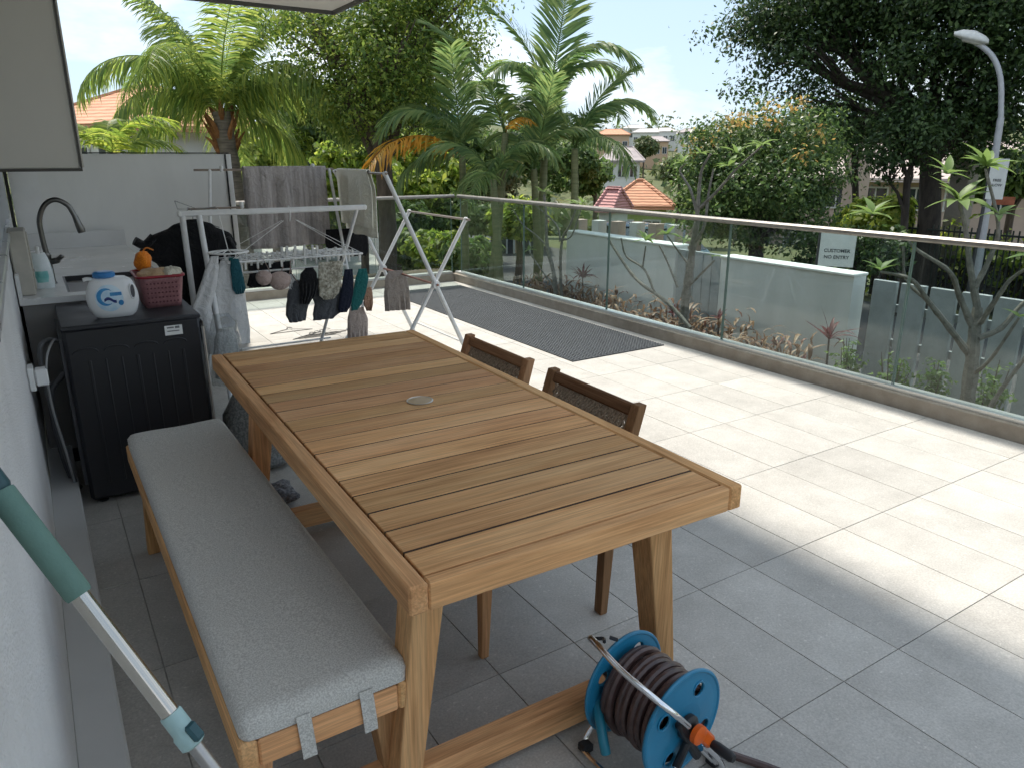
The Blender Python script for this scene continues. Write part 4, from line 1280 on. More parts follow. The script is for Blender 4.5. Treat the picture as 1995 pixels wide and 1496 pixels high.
def loftgar(name, label, cat_, rows, mat, seed=0, ripple=.006, nr=5, n=28, ax_=(1, 0, 0), group=None, parent=None):
    """soft hollow-looking garment: rows of (centre, half width, depth)"""
    rr = random.Random(seed); ph = rr.uniform(0, 6.3)
    a_ = Vector(ax_).normalized(); b_ = Vector((-a_.y, a_.x, 0))
    # resample rows smoothly
    R_ = []
    for i in range(len(rows) - 1):
        for k in range(4):
            t = k / 4; t2 = t * t * (3 - 2 * t)
            c = Vector(rows[i][0]).lerp(Vector(rows[i + 1][0]), t)
            R_.append((c, rows[i][1] + (rows[i + 1][1] - rows[i][1]) * t2, rows[i][2] + (rows[i + 1][2] - rows[i][2]) * t2))
    R_.append((Vector(rows[-1][0]), rows[-1][1], rows[-1][2]))
    rings = []
    m = len(R_)
    for i, (c, hw, d) in enumerate(R_):
        row = []
        for k in range(n):
            t = 2 * PI * k / n
            cu, su = math.cos(t), math.sin(t)
            dep = d * (abs(su) ** .7) * (1 if su >= 0 else -1) + ripple * math.sin(nr * cu * 2.6 + ph + i * .12) * (i / m)
            row.append(c + a_ * (hw * cu + .1 * ripple * math.sin(i + ph)) + b_ * dep + Vector((0, 0, .35 * ripple * math.sin(2.2 * cu + ph) * (i / m))))
        rings.append(row)
    mb = MB(); mb.loft(rings)
    top = Vector(rows[0][0])
    o = mb.build(name, mat, parent, True, origin=(top.x, top.y, min(r[0][2] for r in rows)) if parent is None else None, angle=60)
    if label: tag(o, label, cat_, group)
    return o


def YQ(px, py, y): return YP(px, py, y)
Yc = 5.00
def hang(name, label, cat_, pxrows, mat, y=Yc, depth=.02, seed=0, ripple=.009, nr=6, group=None):
    """rows (centre px x, px y, half width px) on the plane y"""
    rows = []
    for i, (cx_, cy_, hw) in enumerate(pxrows):
        c = YQ(cx_, cy_, y)
        k = (YQ(cx_ + 10, cy_, y) - YQ(cx_ - 10, cy_, y)).length / 20
        rows.append((c, hw * k, depth * (.2 if i in (0,) else .6)))
    return loftgar(name, label, cat_, rows, mat, seed, ripple, nr, group=group)


# black shirt spread on a hanger from the rack corner
bs_ = thing('black_shirt', 'large black shirt on a hanger at the left end of rack', 'shirt', YQ(375, 590, 5.25))
o = loftgar('shirt_body', None, None, [(YQ(376, 428, 5.28), .035, .012), (YQ(374, 440, 5.28), .13, .035), (YQ(372, 462, 5.28), .26, .05), (YQ(370, 485, 5.28), .30, .06), (YQ(372, 520, 5.28), .19, .06), (YQ(382, 560, 5.28), .16, .06), (YQ(388, 592, 5.28), .17, .05)], BLACKCL, 5, .022, 4, parent=bs_)
for (a, b, c) in (((300, 462), (282, 478), (262, 470)), ((440, 462), (450, 480), (458, 500))):
    pts = [YQ(*a, 5.28), YQ(*b, 5.28), YQ(*c, 5.28)]
    mb = MB(); mb.tube(cat(pts), .05, 12, flat=.55)
    mb.build('sleeve', BLACKCL, bs_, True)
mb = MB(); p_ = YQ(376, 428, 5.28); mb.tube(cat([p_, p_ + Vector((0, 0, .05)), p_ + Vector((-.03, -.05, .08)), p_ + Vector((-.05, -.12, .05))]), .003, 6); mb.tube([p_ + Vector((-.16, 0, -.06)), p_, p_ + Vector((.16, 0, -.06))], .004, 6); mb.build('hanger', M('grey_wire', (.3, .3, .3), .4, metal=.6), bs_, True)
hang('black_garment', 'black garment hanging behind the cream towel', 'clothing', [(675, 446, 40), (676, 470, 42), (678, 490, 40), (690, 500, 24)], BLACKCL, 6.0, .03, 8, .012)
hang('black_garment', 'black folded garment hanging low behind the bra', 'clothing', [(525, 512, 42), (528, 535, 42), (520, 552, 38), (505, 560, 20)], BLACKCL, 5.8, .02, 9, .01)
# wire hangers at the left end
wh = thing('wire_hanger', 'thin wire hanger caught on the rack corner by the tap wall', 'hanger', YQ(380, 405, 5.1))
mb = MB(); mb.tube([YQ(340, 392, 5.1), YQ(346, 408, 5.1), YQ(385, 408, 5.1), YQ(340, 392, 5.1)], .0025, 5); mb.tube([YQ(385, 408, 5.1), YQ(420, 404, 5.1)], .004, 5); mb.build('wire', M('grey_wire', (.3, .3, .3)), wh, True)

# white tee and plastic bag at the left
hang('white_tee', 'white t-shirt bunched at the left rack leg above plastic bag', 'shirt', [(437, 508, 8), (438, 530, 20), (440, 560, 30), (445, 600, 36), (452, 640, 36), (458, 672, 30)], WHITECL, 5.0, .035, 3, .012, 2)
hang('white_cloth', 'white cloth hanging against the dark shirt beside washing machine', 'cloth', [(418, 500, 8), (412, 530, 14), (402, 570, 18), (392, 600, 20), (398, 640, 22), (405, 690, 22)], WHITECL, 4.88, .03, 13, .010, 2)
FILM = glassmat('clear_plastic_film', (.86, .87, .87), 1.6)
pb = hang('plastic_bag', 'clear plastic bag of folded laundry hanging below white tee', 'bag', [(430, 612, 16), (436, 635, 26), (438, 665, 32), (440, 705, 34), (442, 745, 30)], FILM, 4.75, .09, 6, .02, 6)
hang('folded_laundry', 'grey folded laundry inside the clear plastic bag', 'laundry', [(440, 640, 14), (440, 660, 22), (441, 700, 26), (442, 735, 22)], fabric('grey_laundry', (.45, .47, .47), (.64, .65, .65), 120), 4.75, .05, 7, .012)

# clip hanger with laundry (two rectangular clip frames)
ch = thing('clip_hanger', 'white rectangular clip hanger frame carrying socks and underwear', 'clip hanger', (1.5, 5.0, .93))
zc = .93
def CP(px, py): return ZP(px, py, zc)
mb = MB()
c1, c2, c3, c4 = (1.02, 4.98), (1.93, 4.98), (1.93, 5.32), (1.02, 5.32)
mb.tube([(*c, zc) for c in (c1, c2, c3, c4)], .007, 8, closed=True); mb.build('frame', WHITEP, ch, True)
for k in range(1, 12):
    x = 1.02 + .91 * k / 12
    mb = MB(); mb.tube([(x, 4.98, zc), (x, 5.32, zc)], .0035, 6); mb.build('cross_bar', WHITEP, ch, True)
for y in (5.07, 5.15, 5.24):
    mb = MB(); mb.tube([(1.02, y, zc + .002), (1.93, y, zc + .002)], .0035, 6); mb.build('long_bar', WHITEP, ch, True)
hk = (1.475, NB, 1.225)
for (cx_, cy_) in (c1, c2, c3, c4):
    mb = MB(); mb.tube([(cx_, cy_, zc), (hk[0] + (cx_ - hk[0]) * .1, hk[1] + (cy_ - hk[1]) * .1, 1.17)], .002, 5); mb.build('chain', WHITEP, ch, True)
mb = MB(); mb.tube(cat([(1.475, NB, 1.165), (1.475, NB - .02, 1.21), (1.475, NB, 1.262), (1.475, NB + .022, 1.235)]), .004, 6); mb.build('hook', WHITEP, ch, True)
clip = None
def peg(x, y, z=zc, par=ch):
    global clip
    if clip is None:
        mb = MB(); mb.hexa([(-.006, -.004, -.05), (.006, -.004, -.05), (-.006, .004, -.05), (.006, .004, -.05), (-.006, -.011, 0), (.006, -.011, 0), (-.006, .011, 0), (.006, .011, 0)])
        clip = mb.build('peg', M('white_peg', (.66, .66, .64), .4), par, origin=(0, 0, 0)); clip.location = Vector((x, y, z)) - wloc(par)
    else:
        inst(clip, Vector((x, y, z)) - wloc(par))
for k in range(12):
    peg(1.05 + k * .078, 4.98)
for k in range(13):
    peg(1.05 + k * .07, 5.07, zc + .02); peg(1.07 + k * .068, 5.15); peg(1.06 + k * .07, 5.24, zc + .025); peg(1.03 + k * .074, 5.32, zc + .01)
# second, round clip hanger on the left
rh = thing('clip_hanger', 'small round white clip hanger over the white tee', 'clip hanger', (1.03, 4.95, .93))
cc = YQ(445, 492, 4.95)
mb = MB(); mb.tube([(cc.x + .12 * math.cos(t), cc.y + .10 * math.sin(t), cc.z) for t in [2 * PI * k / 28 for k in range(28)]], .006, 8, closed=True); mb.build('ring', WHITEP, rh, True)
mb = MB()
for k in range(6):
    a = PI * k / 6
    mb.tube([(cc.x + .12 * math.cos(a), cc.y + .10 * math.sin(a), cc.z), (cc.x, cc.y, cc.z + .015), (cc.x - .12 * math.cos(a), cc.y - .10 * math.sin(a), cc.z)], .003, 5)
mb.build('spokes', WHITEP, rh, True)
mb = MB(); mb.tube([(cc.x, cc.y, cc.z + .01), (cc.x, NB, 1.21), (cc.x, NB + .02, 1.262)], .003, 5); mb.build('hook', WHITEP, rh, True)
for k in range(12):
    a = 2 * PI * k / 12
    peg(cc.x + .12 * math.cos(a), cc.y + .10 * math.sin(a), cc.z, rh)

hang('sock', 'blue-teal sock hanging left of the bra', 'sock', [(457, 505, 8), (460, 525, 11), (463, 545, 12), (466, 562, 13), (467, 573, 8)], BLUETEAL, 4.97, .018, 2, .004)
hang('sock', 'green-teal sock half hidden behind the blue-teal sock', 'sock', [(452, 502, 6), (453, 515, 9), (456, 530, 9)], TEAL, 5.03, .014, 3, .003)
# bra
br = thing('bra', 'nude padded bra hanging from the clip frame by its straps', 'bra', YQ(535, 565, 4.98))
mb = MB()
for (c, w, h) in (((545, 545), 21, 20), ((514, 540), 15, 16)):
    p_ = YQ(*c, 4.98); k = .0036
    rings = []
    for i in range(1, 9):
        th = PI / 2 * i / 8
        rings.append([(p_.x + w * k * math.sin(th) * math.cos(t), p_.y - .045 * math.cos(th), p_.z + h * k * math.sin(th) * math.sin(t) * (.75 if math.sin(t) > 0 else 1)) for t in [2 * PI * q / 20 for q in range(20)]])
    mb.loft(rings)
mb.build('cups', NUDE, br, True)
mb = MB()
for a, b, c in (((500, 505), (503, 525), (512, 545)), ((512, 505), (522, 522), (530, 540)), ((550, 508), (551, 520), (548, 530)), ((566, 508), (565, 530), (556, 548)), ((566, 530), (576, 545), (580, 552))):
    P_ = cat([YQ(*a, 4.98), YQ(*b, 4.98), YQ(*c, 4.98)])
    mb.tube(P_, .008, 6, flat=.3)
mb.build('straps', NUDE, br, True)
hang('bra_wing', 'small white lace piece hanging beside the nude bra', 'lace', [(565, 535, 4), (570, 552, 10), (572, 568, 7)], WHITECL, 4.99, .008, 4)
# charcoal shorts (two legs)
sh = thing('shorts', 'charcoal grey shorts hanging lowest from the clip frame', 'shorts', YQ(610, 628, 5.0))
def sleg(rows, seed):
    rr = []
    for (cx_, cy_, hw) in rows:
        k = (YQ(cx_ + 10, cy_, 5.0) - YQ(cx_ - 10, cy_, 5.0)).length / 20
        rr.append((YQ(cx_, cy_, 5.0), hw * k, .035))
    return loftgar('leg', None, None, rr, CHARC, seed, .008, 4, parent=sh)
sleg([(600, 545, 30), (590, 565, 28), (580, 590, 22), (577, 612, 20), (579, 626, 16)], 2)
sleg([(615, 545, 34), (635, 565, 32), (643, 590, 30), (640, 605, 30), (630, 622, 20)], 3)
hang('black_sock', 'black bunched socks clipped over the charcoal shorts', 'sock', [(603, 522, 8), (601, 535, 16), (602, 555, 18), (600, 575, 15), (594, 592, 9)], BLACKCL, 4.95, .03, 5, .01)
hang('cloth_bag', 'khaki patterned cloth bag clipped in front of grey shorts', 'bag', [(645, 510, 24), (644, 530, 24), (643, 555, 22), (641, 572, 20), (640, 583, 12)], KHAKI, 4.93, .02, 6, .006)
hang('sock', 'dark navy sock between khaki bag and bright teal sock', 'sock', [(679, 525, 8), (678, 550, 11), (675, 575, 13), (671, 597, 12), (668, 609, 8)], NAVY, 4.95, .018, 7, .004)
hang('sock', 'bright teal sock at the right end of clip frame', 'sock', [(706, 524, 8), (705, 545, 13), (700, 570, 13), (695, 592, 11), (690, 605, 6)], TEAL, 4.95, .018, 8, .004)
hang('brown_cloth', 'small brown cloth hanging right of the teal sock', 'cloth', [(719, 560, 5), (717, 575, 9), (718, 592, 9), (719, 606, 5)], BROWNCL, 5.05, .012, 9, .006)
hang('pink_beige_cloth', 'long beige and pink cloth hanging just above table far edge', 'cloth', [(695, 600, 14), (697, 625, 20), (698, 655, 20), (700, 685, 18)], fabric('blush_cloth', (.36, .29, .26), (.52, .43, .38), 200, big=(18, 18, 2)), 5.1, .02, 10, .012)
hang('taupe_trousers', 'taupe trousers hanging from the low red-brown axle', 'trousers', [(770, 528, 14), (772, 545, 22), (774, 575, 25), (776, 605, 25)], TAUPE, 5.85, .02, 11, .014, 6)
# wire hangers on the sunny floor
for k, (px, py, lab, rz) in enumerate(((565, 645, 'dark wire hanger lying on the sunny floor beside the shorts', .4), (610, 655, 'tangled dark wire hangers lying on the sunny floor', 1.2))):
    p_ = ZP(px, py, 0)
    t = thing('wire_hanger', lab, 'hanger', (p_.x, p_.y, 0), 'wire hangers on the sunny floor')
    mb = MB()
    for q in range(1 + k * 3):
        z = .004 + q * .007; dx = q * .05
        mb.tube([(p_.x - .2 + dx, p_.y - .05, z), (p_.x + dx, p_.y + .07, z), (p_.x + .2 + dx, p_.y - .05, z), (p_.x - .2 + dx, p_.y - .05, z)], .0028, 5)
        mb.tube(cat([(p_.x + dx, p_.y + .07, z), (p_.x + dx, p_.y + .11, z), (p_.x + .03 + dx, p_.y + .14, z), (p_.x + .05 + dx, p_.y + .10, z)]), .0028, 5)
    mb.build('wire', M('dark_wire', (.06, .055, .05), .4), t, True)
# grey laundry sack under the table
ls = thing('laundry_sack', 'grey mesh laundry sack under far end of the table', 'sack', (.86, 3.75, 0))
rings = []
for z, r in ((.0, .13), (.04, .19), (.16, .20), (.30, .17), (.40, .12), (.47, .05)):
    rings.append([(.86 + r * math.cos(t) * (1 + .06 * math.sin(5 * t + z * 20)), 3.85 + r * .85 * math.sin(t) * (1 + .06 * math.sin(4 * t - z * 14)), z) for t in [2 * PI * k / 30 for k in range(30)]])
mb = MB(); mb.loft(rings); mb.build('sack', fabric('grey_mesh', (.20, .22, .23), (.36, .38, .39), 90), ls, True)
mb = MB(); mb.tube(cat([(.80, 3.80, .47), (.78, 3.72, .50), (.82, 3.70, .42)]), .006, 6); mb.build('cord', BLACKP, ls, True)
lump('crumpled_cloth', 'dark crumpled patterned cloth on floor beneath the table rail', 'cloth', (.78, 3.32, .045), (.10, .10, .045), fabric('dark_pattern', (.08, .085, .095), (.24, .24, .26), 70), 21, .3)
# ------------------------------------------------------------------ vegetation
LDARK = leafmat('dark_tree_leaves', [(.014, .032, .012), (.028, .058, .018), (.048, .088, .027), (.080, .13, .038)], .3)
LYEL = leafmat('yellow_green_leaves', [(.075, .125, .020), (.13, .20, .030), (.21, .27, .042), (.30, .33, .06)], .52)
LSPREAD = leafmat('spreading_tree_leaves', [(.045, .088, .020), (.090, .150, .030), (.155, .215, .040), (.26, .30, .06)], .5)
LMID = leafmat('mid_green_leaves', [(.035, .070, .020), (.060, .110, .028), (.095, .150, .040), (.15, .20, .06)], .42)
LROUND = leafmat('glossy_round_tree_leaves', [(.026, .056, .018), (.048, .094, .028), (.082, .142, .040), (.145, .20, .06)], .38, .4)
LFLUSH = leafmat('orange_flush_leaves', [(.30, .20, .06), (.44, .28, .09), (.36, .33, .10)], .4)
LPALM = leafmat('palm_leaflets', [(.075, .13, .032), (.12, .185, .045), (.19, .25, .06), (.29, .32, .075)], .52)
LARECA = leafmat('areca_leaflets', [(.060, .115, .042), (.095, .16, .055), (.14, .205, .07), (.21, .26, .09)], .48)
LORANGE = leafmat('dying_palm_leaflets', [(.40, .19, .02), (.50, .26, .03), (.30, .20, .03)], .4)
LDRY = leafmat('dry_leaves', [(.12, .07, .045), (.20, .125, .075), (.28, .19, .115), (.15, .06, .045)], .2)
LRED = leafmat('cordyline_red', [(.06, .018, .022), (.11, .03, .035), (.16, .07, .06)], .25)
LFRANG = leafmat('frangipani_leaf', [(.085, .15, .04), (.13, .205, .055), (.19, .25, .08)], .35)
LSHRUB = leafmat('young_shrub_leaves', [(.05, .11, .025), (.09, .16, .04), (.14, .21, .06)], .35)
LHILL = leafmat('far_wood_leaves', [(.045, .075, .028), (.080, .115, .040), (.13, .155, .06), (.19, .19, .09)], .25)
BARK = M('brown_bark', (.06, .045, .034), .9, scale=12, rgb2=(.13, .10, .078), bump=.8, bscale=30, stretch=(1, 1, .3))
DBARK = M('dark_bark', (.022, .018, .015), .9, scale=12, rgb2=(.06, .05, .04), bump=.8, bscale=30, stretch=(1, 1, .3))
GBARK = M('grey_frangipani_bark', (.10, .095, .08), .85, scale=22, rgb2=(.24, .225, .195), bump=.5, bscale=50)
PALMTR = M('palm_trunk', (.09, .075, .058), .9, scale=9, rgb2=(.20, .17, .135), bump=.9, bscale=26, stretch=(.4, .4, 3))


def leaf_cloud(blobs, size, seed, clump=7, up=.5, aspect=.5, shell=.5, cr=None):
    """blobs (centre, (rx,ry,rz), n leaves) -> rhombic leaf quads gathered in twig clumps of radius cr"""
    g = np.random.default_rng(seed)
    out = []
    cr = cr or size * 1.6
    for (c, r, n) in blobs:
        nc = max(1, n // clump)
        d = g.normal(size=(nc, 3)); d /= np.linalg.norm(d, axis=1)[:, None]
        rad = shell + (1 - shell) * g.random(nc) ** .6
        rad *= 1 + .18 * np.sin(d[:, 0] * 5 + c[0]) * np.cos(d[:, 1] * 6 + c[1]) + .13 * g.normal(size=nc)
        cc_ = np.array(c) + d * rad[:, None] * np.array(r)
        off = g.normal(size=(nc * clump, 3)) * cr * np.array([.62, .62, .36])
        p = np.repeat(cc_, clump, 0) + off
        m = len(p)
        nr = np.repeat(d, clump, 0) * .35 + g.normal(size=(m, 3)) * .55 + np.array([0, 0, up]) + off / cr * .5
        nr /= np.linalg.norm(nr, axis=1)[:, None]
        t = g.normal(size=(m, 3)) * .7 + off / cr + np.array([0, 0, -.35]); t -= nr * (t * nr).sum(1)[:, None]; t /= np.linalg.norm(t, axis=1)[:, None]
        b = np.cross(nr, t)
        s_ = size * (.55 + .8 * g.random(m))[:, None]
        q = np.stack([p - t * s_, p + b * s_ * aspect + nr * s_ * .12, p + t * s_ - nr * s_ * .15, p - b * s_ * aspect + nr * s_ * .12], 1)
        out.append(q.reshape(-1, 3))
    return np.concatenate(out)


def limb(mb, a, b, r0, r1, seed, n=5, wob=.12, sides=7):
    rr = random.Random(seed); a, b = Vector(a), Vector(b); L_ = (b - a).length
    pts = []
    for k in range(n + 1):
        t = k / n
        w = wob * L_ * math.sin(PI * t) * .35
        pts.append(a.lerp(b, t) + Vector((rr.uniform(-w, w), rr.uniform(-w, w), rr.uniform(-w, w) + w * .3)))
    mb.tube(pts, [r0 + (r1 - r0) * k / n for k in range(n + 1)], sides)
    return pts


def tree(name, label, base, fork, blobs, leafm, size, bark, r0, seed, cat_='tree', extra=None, clump=7, shell=.5, aspect=.5, group=None, nlimb=None, cr=None):
    t = thing(name, label, cat_, base, group)
    mb = MB(); base = Vector(base); fork = Vector(fork)
    mb.tube([base - Vector((0, 0, .3)), base + (fork - base) * .06, base + (fork - base) * .5 + Vector((r0 * .5, 0, 0)), fork], [r0 * 1.6, r0 * 1.12, r0 * .95, r0 * .8], 10)
    mb.build('trunk', bark, t, True)
    mb = MB()
    for i, (c, r, n) in enumerate(blobs[:nlimb]):
        p = limb(mb, fork - (fork - base) * .12 * (i % 3), c, r0 * .55, r0 * .12, seed + i)
        for k in range(6):
            e = Vector(c) + Vector((r[0] * rng.uniform(-.7, .7), r[1] * rng.uniform(-.7, .7), r[2] * rng.uniform(-.3, .8)))
            limb(mb, p[3], e, r0 * .22, r0 * .05, seed * 7 + i * 3 + k, 4, sides=5)
    mb.build('limbs', bark, t, True)
    v = leaf_cloud(blobs, size, seed, clump, aspect=aspect, shell=shell, cr=cr)
    fast_mesh('crown', v, 4, leafm, t)
    if extra:
        for (em, eb, es) in extra:
            fast_mesh('young_leaves', leaf_cloud(eb, es, seed + 3, clump, aspect=aspect, shell=.7, cr=cr), 4, em, t)
    return t


def frond_mesh(L_, e0, droop, leaflet, n, mat, wid, hang, seed, twist=0.0, fwd=.6, curve=1.0):
    """one pinnate frond in local space: grows along +X from origin"""
    rr = np.random.default_rng(seed)
    m = 18
    pts = [Vector((0, 0, 0))]; a = e0
    for k in range(m):
        a = e0 - droop * ((k + 1) / m) ** curve
        pts.append(pts[-1] + Vector((math.cos(a), 0, math.sin(a))) * (L_ / m))
    mb = MB()
    mb.tube(pts, [.022 * L_ / 3 * (1 - .85 * k / m) for k in range(m + 1)], 5)
    for i in range(n):
        t = .10 + .90 * i / (n - 1)
        f = t * m; k = min(m - 1, int(f)); p = pts[k].lerp(pts[k + 1], f - k)
        tan = (pts[k + 1] - pts[k]).normalized(); nrm = Vector((-tan.z, 0, tan.x))
        ll = leaflet * (.35 + .65 * math.sin(PI * min(1, .12 + t * .80)) ** .7) * (.9 + .2 * rr.random())
        for s_ in (-1, 1):
            side = Vector((0, s_, 0))
            d0 = (side * 1.0 + tan * fwd + nrm * (.35 - .5 * hang) + Vector((0, 0, -.5 * hang))).normalized()
            d1 = (d0 + Vector((0, 0, -1.0 * hang)) + tan * .15).normalized()
            d2 = (d1 + Vector((0, 0, -.9 * hang))).normalized()
            jit = Vector(rr.normal(size=3) * .10)
            q0 = p; q1 = p + (d0 + jit).normalized() * ll * .35; q2 = q1 + (d1 + jit).normalized() * ll * .35; q3 = q2 + (d2 + jit).normalized() * ll * .30
            wv = (tan * .9 + nrm * .25).normalized() * wid
            mb.add([q0 - wv * .4, q0 + wv * .4, q1 + wv, q1 - wv, q2 + wv * .8, q2 - wv * .8, q3], [(0, 1, 2, 3), (3, 2, 4, 5), (5, 4, 6)])
    return mb


def palm(name, label, base, top, fronds, mats, r0, protos, trunkm, crown=None, group=None, seed=1, scale=(.85, 1.1)):
    t = thing(name, label, 'palm', base, group)
    rr = random.Random(seed)
    mb = MB(); base, top = Vector(base), Vector(top)
    pts = []; rad = []
    for k in range(15):
        u = k / 14
        pts.append(base.lerp(top, u) + Vector((.25 * math.sin(u * 2) * r0 * 3, 0, 0)) * (1 - u)); rad.append(r0 * (1.25 - .45 * u) * (1.06 if k % 2 else .96))
    mb.tube(pts, rad, 12); mb.build('trunk', trunkm, t, True)
    for (az_, tilt, pi_, s_) in fronds:
        src = protos[pi_]
        o = bpy.data.objects.new('frond', src)
        COL.objects.link(o); o.parent = t
        o.location = top - base + Vector((0, 0, rr.uniform(-.1, .08)))
        o.rotation_euler = (rr.uniform(-.25, .25), -tilt, az_)
        o.scale = (s_, s_, s_)
    return t, top


def proto(mb, mat, name):
    me = bpy.data.meshes.new(name)
    me.from_pydata([tuple(v) for v in mb.V], [], mb.F); me.update(); me.materials.append(mat); me.shade_smooth()
    return me


# coconut palm beyond the privacy screen
cb_ = W(428, 190, 15.5)
co = [proto(frond_mesh(2.35, R(66), R(120), .66, 100, LPALM, .0125, .80, 1, curve=1.3), LPALM, 'frond'), proto(frond_mesh(2.4, R(45), R(125), .78, 100, LPALM, .013, 1.0, 2, curve=1.25), LPALM, 'frond'),
      proto(frond_mesh(2.2, R(15), R(100), .80, 96, LPALM, .013, 1.2, 3), LPALM, 'frond'), proto(frond_mesh(2.1, R(82), R(55), .58, 84, LPALM, .012, .5, 4), LPALM, 'frond')]
fr = []
for k in range(25):
    az_ = k * 2.399 + rng.uniform(-.2, .2)
    lvl = k / 25
    pi_ = 3 if lvl < .28 else 0 if lvl < .56 else 1 if lvl < .84 else 2
    tow = math.cos(az_ - math.atan2(-cb_.y, -cb_.x))
    if pi_ in (1, 2) and tow > .8: continue
    fr.append((az_, rng.uniform(-.12, .15), pi_, rng.uniform(1.0, 1.25)))
t, tp = palm('coconut_palm', 'coconut palm with drooping feathery fronds behind the privacy screen', (cb_.x + .1, cb_.y, -2.0), cb_ + Vector((0, 0, -.25)), fr, None, .20, co, PALMTR)
mb = MB()
for k in range(26):
    a = rng.uniform(0, 6.28); z0 = rng.uniform(-.75, .1)
    d = Vector((math.cos(a), math.sin(a), 0))
    mb.tube([tp + d * .10 + Vector((0, 0, z0 - .15)), tp + d * .2 + Vector((0, 0, z0 + .05)), tp + d * rng.uniform(.28, .42) + Vector((0, 0, z0 + rng.uniform(.15, .35)))], [.06, .045, .012], 6)
mb.build('husk_fibre', M('orange_brown_husk', (.14, .055, .02), .9, scale=14, rgb2=(.30, .14, .05), bump=.6), t, True)

# small yellow-green palm in front of the red roof
sp_ = W(215, 285, 13.0)
yp = [proto(frond_mesh(1.25, R(60), R(95), .38, 40, LYEL, .016, .35, 8), LYEL, 'frond')]
palm('young_palm', 'small bright yellow-green palm peeking over the privacy screen', (sp_.x, sp_.y, -2), sp_ + Vector((0, 0, -.1)), [(k * 1.05 + .3, rng.uniform(-.1, .25), 0, rng.uniform(.75, 1)) for k in range(9)], None, .07, yp, PALMTR)

# areca palm clump next to the boundary wall
ap_ = [proto(frond_mesh(1.75, R(84), R(55), .44, 60, LARECA, .018, .20, 21, fwd=1.1), LARECA, 'frond'), proto(frond_mesh(1.65, R(68), R(125), .46, 58, LARECA, .018, .45, 22, fwd=.9, curve=1.5), LARECA, 'frond'),
       proto(frond_mesh(1.5, R(45), R(110), .46, 56, LARECA, .018, .65, 23, fwd=.8), LARECA, 'frond'), proto(frond_mesh(1.4, R(30), R(90), .40, 40, LORANGE, .014, .6, 24), LORANGE, 'frond')]
ACST = M('green_palm_stem', (.10, .12, .05), .6, scale=6, rgb2=(.20, .20, .10), stretch=(.3, .3, 4))
for i, (px, py, D, lab, fl) in enumerate((
    (1065, 210, 12.9, 'tallest areca palm with upright spear frond in the clump', [(1.0, 0.1, 0, 1.35), (3.4, .0, 1, 1.0), (5.3, 0.1, 1, 1.05), (6.0, 0.1, 1, 1.0), (1.2, 0, 1, .9), (2.6, .1, 0, 1.0)]),
    (985, 260, 12.6, 'areca palm with one orange dying frond near clump centre', [(2.4, 0, 0, 1.05), (3.9, .1, 1, 1.0), (.4, 0, 1, .9), (4.8, .5, 3, .5)]),
    (900, 300, 12.9, 'areca palm leaning left with orange frond over the railing', [(2.2, .1, 1, 1.0), (3.1, .0, 1, 1.0), (4.2, 0, 0, .95), (5.6, .1, 1, .9), (.8, 0, 1, .9), (3.35, .25, 3, 1.3), (2.9, -.2, 2, .85)]),
    (1120, 290, 12.3, 'short areca palm on right side of clump beside boundary wall', [(.2, .2, 1, .85), (1.2, .1, 1, .8), (5.9, .1, 1, .9), (4.9, 0, 2, .8), (2.4, 0, 0, .8), (6.2, 0, 0, .8)]),
    (960, 350, 12.0, 'low areca palm with dark fronds in the clump foreground', [(k * 1.3, .05, 1 + k % 2, .8) for k in range(5)]),
    (1040, 330, 12.5, 'leafy low areca palm hidden behind the frangipani branches', [(k * 1.25 + .4, .1, k % 3, .85) for k in range(5)]))):
    tp = W(px, py, D)
    palm('areca_palm', lab, (tp.x + rng.uniform(-.3, .3), tp.y + rng.uniform(-.2, .2), GZ), tp, [(a_, b2_, c_, d_ * 1.12) for a_, b2_, c_, d_ in fl], None, .065, ap_, ACST, group='areca palms in the clump', seed=40 + i)

# big yellow-green tree in the middle left
D = 14.2
def BL(lst, D, n, r):
    out = []
    for (px, py, rp, *dd) in lst:
        d_ = D + (dd[0] if dd else 0)
        s_ = d_ / 1440
        out.append((tuple(W(px, py, d_)), (rp * s_, rp * s_ * 1.1, rp * s_ * .8), int(n * (rp / 70) ** 2)))
    return out
base = W(748, 505, D)
tree('spreading_tree', 'large spreading yellow-green tree behind the clothes racks', (base.x, base.y, -1.55), W(742, 250, D), BL([(620, 60, 85), (700, 35, 90, 1), (800, 40, 95), (870, 20, 80, 1), (740, 110, 95, -.8), (650, 140, 75, .8), (830, 120, 85, .6), (700, 190, 80), (800, 190, 75, -.5), (880, 90, 60), (590, 20, 70, 1.2), (760, -40, 110), (880, -60, 90)], D, 2000, 1), LSPREAD, .040, BARK, .17, 51, shell=.45, clump=60, cr=.36)
mid = tree('spreading_tree', 'darker green bushy tree crown overlapping the spreading tree', (base.x + .9, base.y + 2.2, -1.7), W(735, 240, 16), BL([(690, 210, 80), (770, 170, 85), (840, 205, 70), (720, 250, 60), (800, 90, 80)], 16.2, 2200, 1), LMID, .045, BARK, .12, 52, shell=.35, clump=50, cr=.36)

